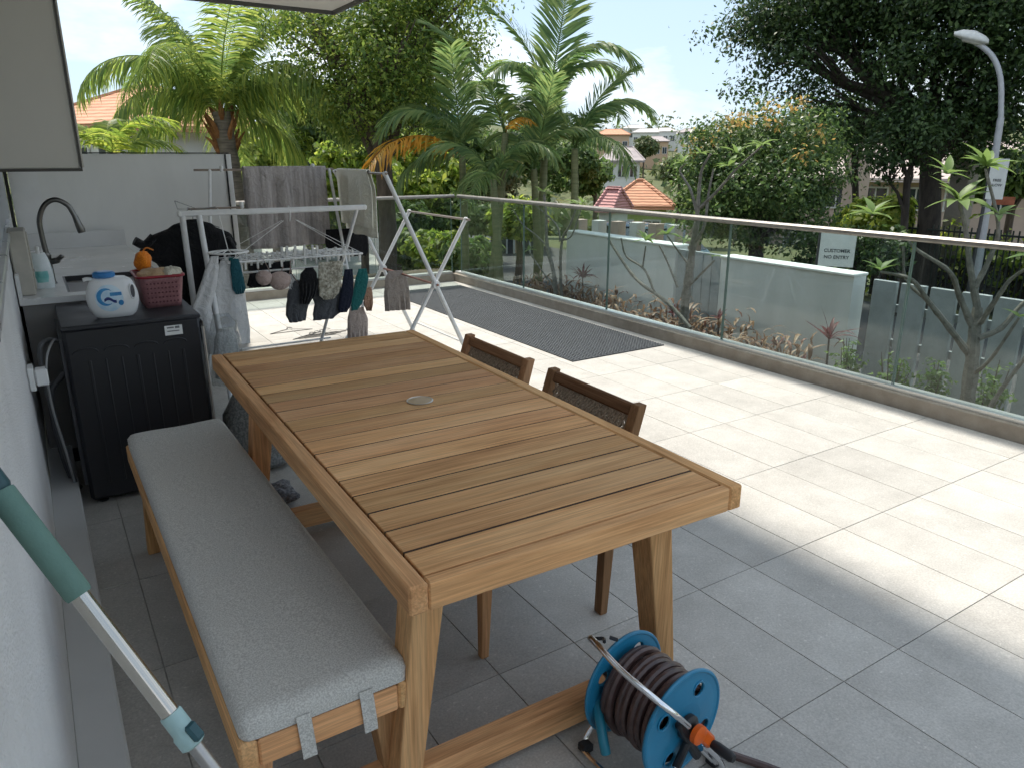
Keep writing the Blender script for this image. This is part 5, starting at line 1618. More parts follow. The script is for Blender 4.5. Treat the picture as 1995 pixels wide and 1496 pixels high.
# glossy round tree with orange flush
base = W(1475, 460, 15.5)
b_ = BL([(1405, 285, 62), (1480, 272, 66, .4), (1560, 272, 66), (1410, 360, 74, -.5), (1500, 355, 86, -.6), (1575, 345, 66), (1385, 415, 52), (1460, 425, 70), (1560, 420, 62), (1375, 335, 46), (1595, 290, 40, .8)], 15.5, 3200, 1)
fl_ = BL([(1510, 222, 24, -.4), (1545, 216, 20, -.4), (1395, 240, 24, -.2), (1605, 250, 20, -.4), (1560, 315, 16, -1.1), (1352, 290, 24, -.3), (1450, 235, 14, -.5)], 15.5, 800, 1)
tree('round_tree', 'dense round glossy tree with orange young leaves by the street', (base.x, base.y, -1.7), W(1475, 420, 15.5), b_, LROUND, .042, DBARK, .16, 61, extra=[(LFLUSH, fl_, .05)], shell=.45, clump=34, cr=.24)

# huge dark tree on the right
D = 19
base = W(1822, 450, D)
b_ = BL([(1510, 40, 62), (1580, 20, 80, .5), (1660, 50, 80), (1560, 120, 62, -.5), (1600, 195, 60), (1740, 30, 90, .4), (1830, 50, 85, -.4), (1930, 50, 100), (1680, 145, 62, .8), (1770, 130, 62, -1), (1870, 150, 75), (1965, 170, 90), (1645, 255, 44), (1760, 255, 50), (1855, 250, 50, .5), (1950, 265, 70), (1530, 90, 44), (1900, 230, 50), (1420, 45, 32), (1440, 85, 24), (1470, 165, 30), (2060, 80, 150), (1700, -60, 140), (1850, -70, 150), (1560, -60, 110), (2000, -60, 140)], D, 2100, 1)
tree('rain_tree', 'huge dark-leaved tree filling the upper right by street lamp', (base.x, base.y, -1.8), W(1815, 230, D), b_, LDARK, .056, DBARK, .24, 71, shell=.35, nlimb=18, clump=70, cr=.46)
base = W(1772, 455, 17.5)
tree('slim_dark_tree', 'slim dark forked tree in front of the pink building', (base.x, base.y, -1.8), W(1768, 345, 17.5), BL([(1740, 270, 60), (1790, 285, 55), (1720, 320, 36), (1800, 240, 60)], 17.5, 1700, 1), LDARK, .055, DBARK, .085, 72, shell=.35, clump=24, cr=.3)
base = W(1688, 420, 21)
tree('slim_dark_tree', 'thin leaning dark trunk tree left of the pink building', (base.x, base.y, -1.9), W(1665, 300, 21), BL([(1650, 240, 60), (1690, 230, 55), (1630, 280, 40)], 21, 1700, 1), LDARK, .06, DBARK, .09, 73, shell=.35, clump=24, cr=.3)

# hedge-like trees further back, each its own tree
BT = [(650, 270, 24, 75, LMID, 'mid green round tree behind the coconut palm fronds'), (585, 250, 27, 80, LYEL, 'pale yellow-green tree far left behind the palm'),
      (820, 330, 22, 70, LYEL, 'sunlit yellow-green bush behind the orange palm frond'), (880, 300, 24, 70, LMID, 'green tree behind the areca palm left edge'),
      (700, 340, 20, 60, LYEL, 'low bright green bush above the towel rack'), (1160, 345, 34, 30, LMID, 'dull green tree beside the grey two-storey house'),
      (1325, 325, 48, 30, LHILL, 'olive tree behind the orange roof house'), (1345, 395, 30, 34, LMID, 'dark green bush right of the orange roof house'),
      (1120, 320, 30, 36, LMID, 'green tree behind the areca palm right edge'), (1255, 292, 90, 22, LHILL, 'olive tree above the grey two-storey house'),
      (1690, 430, 20, 36, LYEL, 'yellow-green bush behind the street sign'), (1735, 425, 19.5, 32, LYEL, 'yellow-green bush beside the slim dark trunk'),
      (1985, 330, 22, 60, LMID, 'green bushy tree at the right picture edge'), (520, 300, 22, 60, LYEL, 'yellow-green shrub under the coconut fronds'),
      (330, 290, 30, 60, LMID, 'dark green bush left of the coconut trunk'), (1040, 300, 36, 70, LMID, 'distant green tree seen between areca stems'),
      (960, 330, 28, 60, LHILL, 'grey-green tree behind the areca clump'), (770, 440, 19, 40, LMID, 'dark green shrub behind the far glass railing'),
      (880, 430, 21, 45, LMID, 'leafy shrub right of the tree trunk behind glass'), (1010, 420, 20, 45, LYEL, 'light green shrub at the foot of areca palms'),
      (620, 440, 24, 45, LYEL, 'light green shrub behind the grey towel'), (850, 495, 17, 42, LYEL, 'low bright shrub at driveway edge behind the X-frame rack'),
      (930, 500, 16, 38, LMID, 'low dark green shrub left of the areca stems'), (790, 490, 18, 36, LMID, 'low green shrub right of the big tree trunk foot')]
for i, (px, py, D, rp, lm, lab) in enumerate(BT):
    c = W(px, py, D); s_ = D / 1440; g_ = terrain_h(c.x, c.y)
    bl = [(tuple(c + Vector((rng.uniform(-.8, .8), rng.uniform(-.8, .8), rng.uniform(-.5, .5))) * rp * s_), (rp * s_ * .7, rp * s_ * .7, rp * s_ * .58), 1500) for _ in range(5)]
    tree('background_tree', lab, (c.x, c.y, g_), (c.x, c.y, max(g_ + .3, c.z - rp * s_ * .5)), bl, lm, .030 * math.sqrt(D * 10 / 14) * .85, BARK, .10, 100 + i, group='trees beyond the garden', shell=.35, nlimb=3, clump=12)

# wood on the far hillside
g = np.random.default_rng(5)
bl = []
for k in range(620):
    a = R(g.uniform(-14, 78)); r = 48 * (330 / 48) ** (g.random() ** .8)
    x, y = r * math.sin(a), r * math.cos(a); s_ = g.uniform(1.4, 2.6) * (.7 + r / 260)
    h = terrain_h(x, y)
    bl.append(((x, y, h + s_ * .6), (s_ * 1.3, s_ * 1.3, s_ * .85), 64))
far = fast_mesh('hillside_wood', leaf_cloud(bl, .55, 77, 4, shell=.6, aspect=.7), 4, LHILL)
tag(far, 'far-off trees covering the hillside below the horizon', 'wood', kind='stuff')

# ------------------------------------------------------------------ frangipani trees in the bed
def fleaf():
    mb = MB(); P = []
    n = 7
    for i in range(n + 1):
        t = i / n
        w = .040 * math.sin(PI * (.04 + .96 * t) ** .8) * (1.0 if t < .97 else .3)
        z = -.10 * t * t
        P.append([(.26 * t, -w, z + w * .30), (.26 * t, 0, z), (.26 * t, w, z + w * .30)])
    mb.grid(P)
    return proto(mb, LFRANG, 'leaf')
FLEAF = fleaf()


def frangi(label, base, segs, rosettes, seed, r0=.055):
    """segs: polylines of 3D points with end radii; rosettes: tips with n leaves"""
    t = thing('frangipani', label, 'frangipani', base, 'frangipani trees in the garden bed')
    rr = random.Random(seed)
    mb = MB()
    for pts, ra, rb in segs:
        pts = cat(pts, 5)
        m = len(pts)
        mb.tube(pts, [.68 * (ra + (rb - ra) * k / (m - 1)) * (1 + .10 * math.sin(k * 2.1 + ra * 90)) for k in range(m)], 8)
    mb.build('branches', GBARK, t, True)
    for (tip, n, sc_) in rosettes:
        for k in range(int(n * 1.4)):
            o = bpy.data.objects.new('leaf', FLEAF); COL.objects.link(o); o.parent = t
            o.location = Vector(tip) - wloc(t)
            o.rotation_euler = (rr.uniform(-.3, .3), rr.uniform(-1.1, -.1), k * 2.4 + rr.uniform(-.4, .4))
            s_ = .82 * sc_ * rr.uniform(.7, 1.15); o.scale = (s_, s_, s_)
    return t

X6 = 6.0
def FX(px, py, x=6.3): return XP(px, py, x)
# large one on the right: trunk foot at about (1885,790)
q = lambda px, py, x=6.15: XP(px, py, x)
b0 = q(1885, 800); b0.z = GZ
frangi('large grey frangipani with bright leaf rosettes at right picture side', b0, [
    ([b0, q(1890, 740), q(1897, 660), q(1905, 600, 6.2)], .10, .055),
    ([q(1895, 700), q(1850, 640, 6.0), q(1810, 590, 5.9), q(1775, 545, 5.8), q(1715, 530, 5.75)], .042, .016),
    ([q(1810, 590, 5.9), q(1765, 545, 5.9), q(1760, 480, 5.9)], .022, .014),
    ([q(1900, 650), q(1870, 580, 6.1), q(1850, 530, 6.0), q(1790, 490, 5.9), q(1770, 470, 5.9)], .040, .016),
    ([q(1905, 605, 6.2), q(1890, 520, 6.2), q(1880, 440, 6.2), q(1868, 395, 6.2)], .045, .018),
    ([q(1900, 560, 6.2), q(1930, 500, 6.3), q(1945, 440, 6.3), q(1920, 330, 6.3)], .036, .016),
    ([q(1905, 660), q(1950, 640, 6.3), q(1985, 600, 6.4), q(2030, 560, 6.5)], .038, .018),
    ([q(1910, 630), q(1950, 570, 6.1), q(1975, 540, 6.1), q(2040, 500, 6.1)], .030, .015),
    ([q(1895, 730), q(1930, 700, 6.0), q(1985, 620, 6.0)], .026, .014),
    ([q(1925, 800, 5.9), q(1950, 760, 5.9), q(2010, 680, 5.9)], .030, .018)],
    [(q(1868, 392, 6.2), 11, 1.25), (q(1920, 325, 6.3), 9, 1.1), (q(1845, 340, 6.4), 7, 1.0), (q(1715, 528, 5.75), 5, .75), (q(1945, 420, 6.3), 5, 1.0), (q(1770, 468, 5.9), 3, .6), (q(2030, 500, 6.1), 6, 1), (q(1985, 618, 6.0), 3, .6), (q(1700, 420, 6.6), 9, 1.2)], 3)
# middle one
m_ = lambda px, py, x=6.1: XP(px, py, x)
b0 = m_(1330, 640); b0.z = GZ
frangi('pale grey frangipani in front of the narrow slat fence', b0, [
    ([b0, m_(1335, 590), m_(1342, 540), m_(1350, 480), m_(1360, 420)], .085, .045),
    ([m_(1350, 480), m_(1372, 440), m_(1380, 380), m_(1390, 330)], .030, .014),
    ([m_(1358, 430), m_(1362, 370), m_(1368, 330), m_(1385, 300)], .034, .015),
    ([m_(1360, 425), m_(1345, 370), m_(1325, 335), m_(1335, 320)], .026, .012),
    ([m_(1365, 405), m_(1400, 370), m_(1435, 330), m_(1485, 285)], .028, .013),
    ([m_(1340, 560), m_(1365, 535), m_(1392, 508)], .024, .013),
    ([m_(1345, 520), m_(1325, 495), m_(1300, 460)], .020, .011),
    ([m_(1345, 640, 5.6), m_(1300, 590, 5.6), m_(1240, 545, 5.6), m_(1200, 490, 5.6), m_(1185, 465, 5.6)], .035, .016),
    ([m_(1275, 570, 5.65), m_(1255, 525, 5.7), m_(1220, 500, 5.7), m_(1210, 465, 5.7)], .022, .013),
    ([m_(1252, 522, 5.7), m_(1258, 480, 5.7)], .016, .012),
    ([m_(1320, 560, 5.8), m_(1300, 510, 5.8), m_(1285, 480, 5.8)], .02, .012)],
    [(m_(1258, 470, 5.7), 7, .8), (m_(1300, 458), 8, .85), (m_(1335, 470), 6, .7), (m_(1420, 325), 6, .8), (m_(1485, 283), 4, .8), (m_(1392, 500), 3, .5), (m_(1365, 300), 5, .7), (m_(1435, 300), 5, .9), (m_(1330, 318), 4, .7)], 5)
# left one near the palms
l_ = lambda px, py, x=6.35: XP(px, py, x)
b0 = l_(1085, 590); b0.z = GZ
frangi('slender multi-stem frangipani next to the areca palms', b0, [
    ([b0, l_(1080, 540), l_(1066, 480), l_(1064, 420), l_(1060, 380)], .055, .022),
    ([b0 + Vector((.1, -.05, 0)), l_(1092, 540), l_(1095, 470), l_(1110, 440), l_(1125, 400)], .040, .018),
    ([l_(1066, 480), l_(1040, 455), l_(1020, 440), l_(1000, 410)], .022, .012),
    ([l_(1092, 470), l_(1085, 440), l_(1060, 415), l_(1042, 400)], .022, .012),
    ([l_(1080, 560), l_(1050, 520), l_(1030, 490)], .022, .012), ([l_(1090, 470), l_(1112, 462), l_(1125, 430), l_(1135, 400)], .020, .011)],
    [(l_(1058, 375), 6, .8), (l_(1125, 398), 6, .8), (l_(1000, 408), 5, .8), (l_(1040, 398), 5, .8), (l_(1135, 396), 5, .7), (l_(1030, 488), 4, .6)], 8)

# ------------------------------------------------------------------ small bed plants
def blade(mb, p, az_, L_, w, e0, droop, n=5):
    a = e0; q_ = Vector(p); d = Vector((math.cos(az_), math.sin(az_), 0)); s_ = Vector((-d.y, d.x, 0))
    P = []
    for i in range(n + 1):
        t = i / n
        ww = w * math.sin(PI * (.08 + .92 * t)) if i < n else w * .05
        P.append([q_ - s_ * ww, q_ + Vector((0, 0, -ww * .35)), q_ + s_ * ww])
        a -= droop / n
        q_ = q_ + (d * math.cos(a) + Vector((0, 0, math.sin(a)))) * (L_ / n)
    mb.grid(P)
for i, (px, py, x, h, n, lab) in enumerate(((1615, 640, 6.7, .55, 13, 'tall dark red cordyline standing alone before the pale wall'), (1515, 655, 6.8, .30, 7, 'small single red cordyline spear against the pale wall'),
        (1135, 520, 6.9, .45, 16, 'dark purple cordyline tuft beside the frangipani stems'), (1560, 690, 6.6, .22, 9, 'low reddish cordyline among dry leaves'), (1400, 600, 6.7, .28, 9, 'red cordyline shoot rising from dry leaves by slat fence'), (1310, 590, 6.8, .30, 10, 'maroon cordyline behind the middle frangipani'))):
    p_ = XP(px, py + 22, x); zt = p_.z; p_.z = GZ
    t = thing('cordyline', lab, 'cordyline', p_, 'red cordylines in the bed')
    mb = MB(); mb.tube([p_, p_ + Vector((.02, 0, .2)), Vector((p_.x, p_.y, max(zt, GZ + .2)))], [.016, .013, .010], 6); mb.build('stem', BARK, t, True)
    rr = random.Random(i + 5)
    src = None
    for k in range(n):
        mb = MB(); blade(mb, (0, 0, 0), 0, .62 * h * rr.uniform(.7, 1.15), .020, R(rr.uniform(40, 88)), R(rr.uniform(20, 95)))
        o = mb.build('leaf', LRED, None, True, origin=(0, 0, 0)); o.parent = t
        o.location = Vector((0, 0, max(zt, GZ + .2) - GZ)); o.rotation_euler = (0, 0, k * 2.4 + rr.uniform(-.3, .3))
# dry fallen cordyline leaves and mulch along the wall foot
g = random.Random(9)
mb = MB()
for k in range(1500):
    y = g.uniform(4.6, 10.4); x = 6.55 + g.gauss(0, .22) + (.15 if y > 8 else 0)
    den = math.exp(-((y - 6.3) / 1.3) ** 2) + .65 * math.exp(-((y - 9.2) / 1.0) ** 2) + .2
    if g.random() > den: continue
    zz = GZ + .22 + abs(g.gauss(0, .15))
    blade(mb, (x, y, zz), g.uniform(0, 6.3), g.uniform(.14, .34), g.uniform(.010, .024), R(g.uniform(-10, 75)), R(g.uniform(60, 190)), 5)
tag(mb.build('dry_leaf_litter', LDRY, None, True), 'curled dry brown leaves heaped along the foot of wall', 'dry leaves', kind='stuff')
mb = MB()
for k in range(260):
    y = g.uniform(5.3, 10.2); x = 5.9 + g.gauss(0, .22)
    zz = GZ + abs(g.gauss(0, .08)) + .05
    blade(mb, (x, y, zz), g.uniform(0, 6.3), g.uniform(.12, .28), g.uniform(.012, .022), R(g.uniform(20, 80)), R(g.uniform(60, 150)), 5)
tag(mb.build('ground_cover', leafmat('dark_cover', [(.015, .02, .012), (.03, .035, .02), (.06, .05, .035)], .2), None, True), 'low dark ground cover just outside the glass', 'ground cover', kind='stuff')
for i, (px, py, x, lab) in enumerate(((1655, 690, 6.5, 'small leafy green shrub nearest the dark red cordyline'), (1742, 720, 6.5, 'small thin green shrub between its two neighbours by the wall'), (1822, 725, 6.6, 'green shrub at the end of the pale wall'), (1930, 740, 6.4, 'green shrub right of the large frangipani trunk'))):
    p_ = XP(px, py, x); zt = p_.z; p_.z = GZ
    t = thing('young_shrub', lab, 'shrub', p_, 'young shrubs along the wall')
    mb = MB(); hgt = max(.45, zt - GZ + .12)
    g2 = random.Random(i)
    for k in range(6):
        e = p_ + Vector((g2.uniform(-.12, .12), g2.uniform(-.12, .12), hgt * g2.uniform(.6, 1.1)))
        mb.tube([p_, p_.lerp(e, .5) + Vector((g2.uniform(-.03, .03), 0, 0)), e], [.008, .006, .003], 5)
    mb.build('stems', BARK, t, True)
    v = leaf_cloud([((p_.x, p_.y, GZ + hgt * .62), (.15, .15, hgt * .42), 330)], .026, 300 + i, 3, shell=.1, aspect=.55)
    fast_mesh('foliage', v, 4, LSHRUB, t)
# ------------------------------------------------------------------ street things
GALV = M('galvanised_grey', (.40, .41, .43), .5, metal=.3, var=.08)
D = 17.0
lp = thing('street_lamp', 'grey curved-arm street lamp against the huge dark tree', 'street lamp', (0, 0, 0))
pts = [W(1917, 470, D), W(1936, 330, D), W(1950, 230, D), W(1950, 160, D), W(1938, 118, D), W(1918, 95, D), W(1898, 82, D)]
b_ = Vector((pts[0].x, pts[0].y, -1.7)); lp.location = b_
mb = MB(); mb.tube([b_, b_.lerp(pts[2], .5), pts[2]], [.085, .072, .058], 12); mb.build('pole', GALV, lp, True)
mb = MB(); mb.tube(cat(pts[2:], 5), .048, 10); mb.build('arm', GALV, lp, True)
hd = W(1892, 76, D)
dl = (W(1866, 72, D) - W(1917, 84, D)).normalized()
mb = MB(); rings = []
sd_ = dl.cross(Vector((0, 0, 1))).normalized(); up_ = Vector((0, 0, 1))
for u, w, h in ((-.30, .05, .05), (-.24, .11, .10), (-.05, .15, .15), (.15, .13, .12), (.30, .07, .05)):
    rings.append([hd + dl * u + sd_ * (w * math.cos(t)) + up_ * (h * math.sin(t) * (1 if math.sin(t) > 0 else .45)) for t in [2 * PI * k / 16 for k in range(16)]])
mb.loft(rings); mb.build('lamp_head', M('pale_lamp_head', (.60, .61, .60), .4), lp, True)
mb = MB(); rings = []
for u, w in ((-.20, .07), (-.05, .11), (.15, .09)):
    rings.append([hd + dl * u + sd_ * (w * math.cos(t)) + up_ * (-.055 - .03 * max(0, -math.sin(t))) for t in [2 * PI * k / 12 for k in range(12)]])
mb.loft(rings); mb.build('lens', M('lamp_lens', (.7, .7, .66), .2), lp, True)


def text_mesh(name, txt, size, mat, loc, rot, parent):
    cu = bpy.data.curves.new(name, 'FONT'); cu.body = txt; cu.size = size; cu.align_x = 'CENTER'; cu.align_y = 'CENTER'; cu.extrude = .002; cu.offset = .0015
    tmp = bpy.data.objects.new('tmp', cu); COL.objects.link(tmp)
    dg = bpy.context.evaluated_depsgraph_get()
    me = bpy.data.meshes.new_from_object(tmp.evaluated_get(dg))
    bpy.data.objects.remove(tmp)
    me.materials.clear(); me.materials.append(mat)
    o = bpy.data.objects.new(name, me); COL.objects.link(o)
    o.parent = parent; o.location = Vector(loc) - wloc(parent); o.rotation_euler = rot
    return o


SIGNW = M('white_sign_face', (.58, .60, .58), .5, var=.05)
INK = M('dark_sign_ink', (.05, .06, .065), .6)
def sign(label, px, py, wpx, hpx, D, lines, tsize, post_px):
    c = W(px, py, D); s_ = D / 1440
    ang = math.atan2(c.x, c.y)
    t = thing('street_sign', label, 'sign', (c.x, c.y, -1.6))
    nx = Vector((math.cos(ang), -math.sin(ang), 0)); vw = Vector((math.sin(ang), math.cos(ang), 0))
    rot = Matrix((nx, vw, Vector((0, 0, 1)))).transposed()
    mb = MB(); mb.cbox(c, (wpx * s_, .03, hpx * s_), .004, rot); f = mb.build('board', SIGNW, t)
    mb = MB(); pb_ = c + nx * (post_px * s_) + vw * .05
    mb.tube([(pb_.x, pb_.y, -1.7), (pb_.x, pb_.y, c.z + hpx * s_ * .48)], .03, 10); mb.build('post', M('dark_post', (.05, .05, .052), .5), t, True)
    for i, tx in enumerate(lines):
        p = c - vw * .0175 + Vector((0, 0, (-.02 - i * tsize * 1.35)))
        text_mesh('lettering', tx, tsize, INK, p, (PI / 2, 0, -ang), f)
    return t
sign('white rectangular sign board with two dark text lines above the wall', 1631, 487, 58, 60, 12.5, ['CUSTOMER', 'NO ENTRY'], .072, -30)
sign('small white sign with two dark words by the street lamp', 1943, 350, 24, 62, 16.2, ['FREE', 'SLOW'], .062, -12)
# small orange-red board under it
c = W(1948, 392, 18); ang = math.atan2(c.x, c.y)
t = thing('banner', 'small orange-red banner on the pink wall at right', 'banner', (c.x, c.y, c.z - .15))
mb = MB(); mb.cbox(c, (.5, .02, .16), .003, Matrix.Rotation(-ang, 3, 'Z')); mb.build('sheet', M('orange_banner', (.25, .07, .03), .6, scale=8, rgb2=(.36, .12, .06)), t)
# black iron street fence with bright hedge behind
IRON = M('dark_green_iron', (.018, .024, .02), .5)
p0 = Vector((16.6, 2.0, -1.55)); 
ft = thing('iron_fence', 'dark iron picket fence across the street before yellow-green hedge', 'fence', (16.6, 8, -1.6))
for k in range(78):
    y = 2.0 + k * .115
    if k == 0:
        mb = MB(); mb.box(-.012, .012, -.012, .012, 0, 1.75); pk = mb.build('picket', IRON, ft, origin=(0, 0, 0)); pk.location = Vector((16.6, y, -1.6)) - ft.location
    else: inst(pk, Vector((16.6, y, -1.6)) - ft.location)
for z in (-1.4, .02):
    mb = MB(); mb.box(16.57, 16.63, 2.0, 10.9, z, z + .04); mb.build('rail', IRON, ft)
hv = leaf_cloud([((17.5, 2.5 + k * .5, -.75), (.45, .5, .85), 420) for k in range(17)], .07, 400, 5, shell=.4)
ho = thing('hedge', 'long yellow-green hedge behind the iron fence', 'hedge', (17.5, 10, -1.7))
fast_mesh('foliage', hv, 4, LYEL, ho)
mb = MB(); mb.box(17.3, 17.7, 2.3, 10.6, -1.8, -.6); mb.build('twigs', DBARK, ho)
# dark clipped hedge behind the sign
hv = leaf_cloud([(tuple(W(1570 + k * 24, 478, 14.0) + Vector((0, 0, -.1))), (.36, .36, .40), 300) for k in range(8)], .05, 401, 5, shell=.4)
c0_ = W(1680, 490, 14.0)
ho = thing('hedge', 'dark clipped hedge behind the white street sign', 'hedge', (c0_.x, c0_.y, -1.7))
fast_mesh('foliage', hv, 4, LDARK, ho)
mb = MB()
for k in range(6):
    w_ = W(1580 + k * 44, 500, 14.0); mb.tube([(w_.x, w_.y, -1.75), (w_.x, w_.y, w_.z)], .03, 6)
mb.build('stems', DBARK, ho)

# ------------------------------------------------------------------ buildings
def tilem(name, c1, c2):
    m, n, b, l = nodes(name)
    t = n.nodes.new('ShaderNodeTexCoord'); w = n.nodes.new('ShaderNodeTexWave'); w.wave_type = 'BANDS'; w.bands_direction = 'Z'
    w.inputs['Scale'].default_value = 3.2; w.inputs['Distortion'].default_value = 1.2; w.inputs['Detail'].default_value = 2
    nz = n.nodes.new('ShaderNodeTexNoise'); nz.inputs['Scale'].default_value = 2.5; nz.inputs['Detail'].default_value = 6
    l(t.outputs['Object'], w.inputs['Vector']); l(t.outputs['Object'], nz.inputs['Vector'])
    r = n.nodes.new('ShaderNodeValToRGB'); r.color_ramp.elements[0].color = (*c1, 1); r.color_ramp.elements[1].color = (*c2, 1)
    r.color_ramp.elements[0].position = .3; r.color_ramp.elements[1].position = .7
    l(nz.outputs['Fac'], r.inputs['Fac']); l(r.outputs['Color'], b.inputs['Base Color'])
    bp = n.nodes.new('ShaderNodeBump'); bp.inputs['Strength'].default_value = .6; bp.inputs['Distance'].default_value = .05
    l(w.outputs['Fac'], bp.inputs['Height']); l(bp.outputs['Normal'], b.inputs['Normal']); b.inputs['Roughness'].default_value = .8
    return m
ROR = tilem('orange_roof_tiles', (.44, .20, .11), (.56, .28, .16)); RPK = tilem('pink_roof', (.42, .20, .19), (.52, .27, .25)); RGR = tilem('grey_pink_roof', (.30, .26, .26), (.38, .33, .32)); RWH = tilem('pale_roof', (.45, .42, .40), (.56, .53, .50)); RBL = tilem('blue_roof', (.04, .20, .38), (.06, .27, .46))
WWH = M('white_render', (.62, .62, .60), .8, var=.06, scale=1); WPK = M('pink_render', (.44, .34, .29), .8, var=.07, scale=1); WGN = M('lime_render', (.38, .46, .16), .8, var=.07); WPE = M('peach_render', (.50, .35, .24), .8, var=.07)
WING = M('window_glass', (.03, .04, .05), .1, spec=.8)
FRM = M('window_frame_white', (.6, .6, .6), .5)


def house(name, label, c, w, d, wall_h, roof_h, roofm, wallm, nwin=(3, 1), ang=None, eave=.5, base=None, hip=.55, door=True, ridge_gable=False, storeys=1):
    """c: centre of the eaves line of the front; local x across view"""
    c = Vector(c)
    if ang is None: ang = math.atan2(c.x, c.y)
    g_ = base if base is not None else min(terrain_h(c.x, c.y), c.z - wall_h)
    t = thing(name, label, 'building', (c.x, c.y, g_))
    ux = Vector((math.cos(ang), -math.sin(ang), 0)); uy = Vector((math.sin(ang), math.cos(ang), 0))
    def P(x, y, z): return Vector((c.x, c.y, 0)) + ux * x + uy * y + Vector((0, 0, z))
    def bx(mb, x0, x1, y0, y1, z0, z1): mb.hexa([P(x, y, z) for z in (z0, z1) for y in (y0, y1) for x in (x0, x1)])
    mb = MB(); bx(mb, -w / 2, w / 2, 0, d, g_ - .5, c.z); mb.build('wall', wallm, t)
    z0, z1 = c.z, c.z + roof_h
    e = eave
    h_ = (w / 2 + e) * hip
    A_ = [P(-w / 2 - e, -e, z0 - .05), P(w / 2 + e, -e, z0 - .05), P(w / 2 + e, d + e, z0 - .05), P(-w / 2 - e, d + e, z0 - .05)]
    if roof_h > 0:
        if ridge_gable: ridge = [P(0, -e, z1), P(0, d + e, z1)]
        else: ridge = [P(-w / 2 - e + h_, d / 2, z1), P(w / 2 + e - h_, d / 2, z1)]
        low = [q_ - Vector((0, 0, .15)) for q_ in A_]
        mb = MB()
        if ridge_gable: mb.add(A_ + ridge + low, [(0, 1, 4), (2, 3, 5), (1, 2, 5, 4), (3, 0, 4, 5), (6, 9, 8, 7), (0, 6, 7, 1), (1, 7, 8, 2), (2, 8, 9, 3), (3, 9, 6, 0)])
        else: mb.add(A_ + ridge + low, [(0, 1, 5, 4), (1, 2, 5), (2, 3, 4, 5), (3, 0, 4), (6, 9, 8, 7), (0, 6, 7, 1), (1, 7, 8, 2), (2, 8, 9, 3), (3, 9, 6, 0)])
        rf = mb.build('roof', roofm, t)
        mb = MB(); mb.tube([ridge[0], ridge[1]], .09, 6)
        if not ridge_gable:
            for k_, q_ in ((0, 0), (1, 1), (2, 1), (3, 0)): mb.tube([A_[k_], ridge[q_]], .07, 6)
        mb.build('ridge_caps', roofm, rf)
    else:
        mb = MB(); bx(mb, -w / 2 - .2, w / 2 + .2, -.2, d + .2, z0, z0 + .25); mb.build('parapet', wallm, t)
    hs = (c.z - g_) / max(1, math.ceil((c.z - g_) / 3.0)) if storeys == 0 else wall_h / storeys
    for s_ in range(storeys if storeys else 1):
        for k in range(nwin[0]):
            x = -w / 2 + w * (k + .5) / nwin[0]; zz = c.z - hs * (s_ + .5)
            ww, hh = min(1.3, w / nwin[0] * .55), min(1.3, hs * .45)
            mb = MB(); bx(mb, x - ww / 2 - .07, x + ww / 2 + .07, -.06, -.01, zz - hh / 2 - .07, zz + hh / 2 + .07); wf = mb.build('window', FRM, t)
            for q_ in (-1, 1):
                mb = MB(); x_a = x + (-ww / 2 if q_ < 0 else .03); x_b = x + (-.03 if q_ < 0 else ww / 2)
                bx(mb, x_a, x_b, -.075, -.062, zz - hh / 2, zz + hh / 2); mb.build('pane', WING, wf)
    return t


def HW(px, py, D): return W(px, py, D)
house('bungalow', 'orange hip-roofed house with lime wall down the slope', HW(1245, 398, 30), 2.1, 2.4, 2.4, .85, ROR, WGN, (2, 1), eave=.3, hip=.92)
house('pink_roof_house', 'narrow pink gable-roofed house left of the orange roof', HW(1180, 404, 27), .55, 1.0, 2.4, .62, RPK, WWH, (1, 1), eave=.12, hip=.3, ang=1.3)
h3 = house('two_storey_house', 'grey-white two-storey house with pale pink-grey roof among trees', HW(1212, 312, 62), 2.8, 4, 3.6, 1.0, RGR, WWH, (3, 1), eave=.4, storeys=2)
for i, (px, py, D, w, lab, rf, wl) in enumerate(((1258, 258, 215, 7, 'white flat-roofed house on far hill, left of the white row', RWH, WWH), (1290, 256, 225, 8, 'white far hill house, middle of the white row', RWH, WWH), (1320, 262, 235, 7, 'pale far hill house, right end of white row', RWH, WWH),
        (1195, 262, 150, 6, 'peach house on the hill above the two-storey house', ROR, WPE), (1235, 250, 230, 6, 'small white house at skyline behind the areca tips', RWH, WWH), (1345, 258, 210, 6, 'pale house at skyline beside the round tree', RGR, WWH), (1275, 275, 170, 6, 'cream house below the white hill row', RGR, WPE))):
    house('hill_house', lab, HW(px, py, D), w, 7, 4, 1.0, rf, wl, (4, 1), eave=.3)
house('tiled_villa', 'villa with red-orange tiled hip roof at far left', HW(150, 240, 24), 3.0, 5.0, 4.6, 1.15, ROR, WWH, (3, 1), eave=.5, storeys=2, ang=.95, hip=.9)
house('far_villa', 'cream house hidden behind the coconut palm trunk', HW(545, 290, 34), 4, 5, 4, 1.0, ROR, WPE, (3, 1), eave=.3, storeys=2)
house('blue_roof_house', 'house with bright blue roof behind the spreading tree', HW(885, 262, 40), 1.7, 3, 4, .9, RBL, WWH, (2, 1), eave=.3, storeys=2)
house('peach_house', 'peach-walled low house seen through glass behind areca stems', HW(1010, 430, 26), 1.6, 3, 1.6, .4, ROR, WPE, (2, 1), eave=.2)
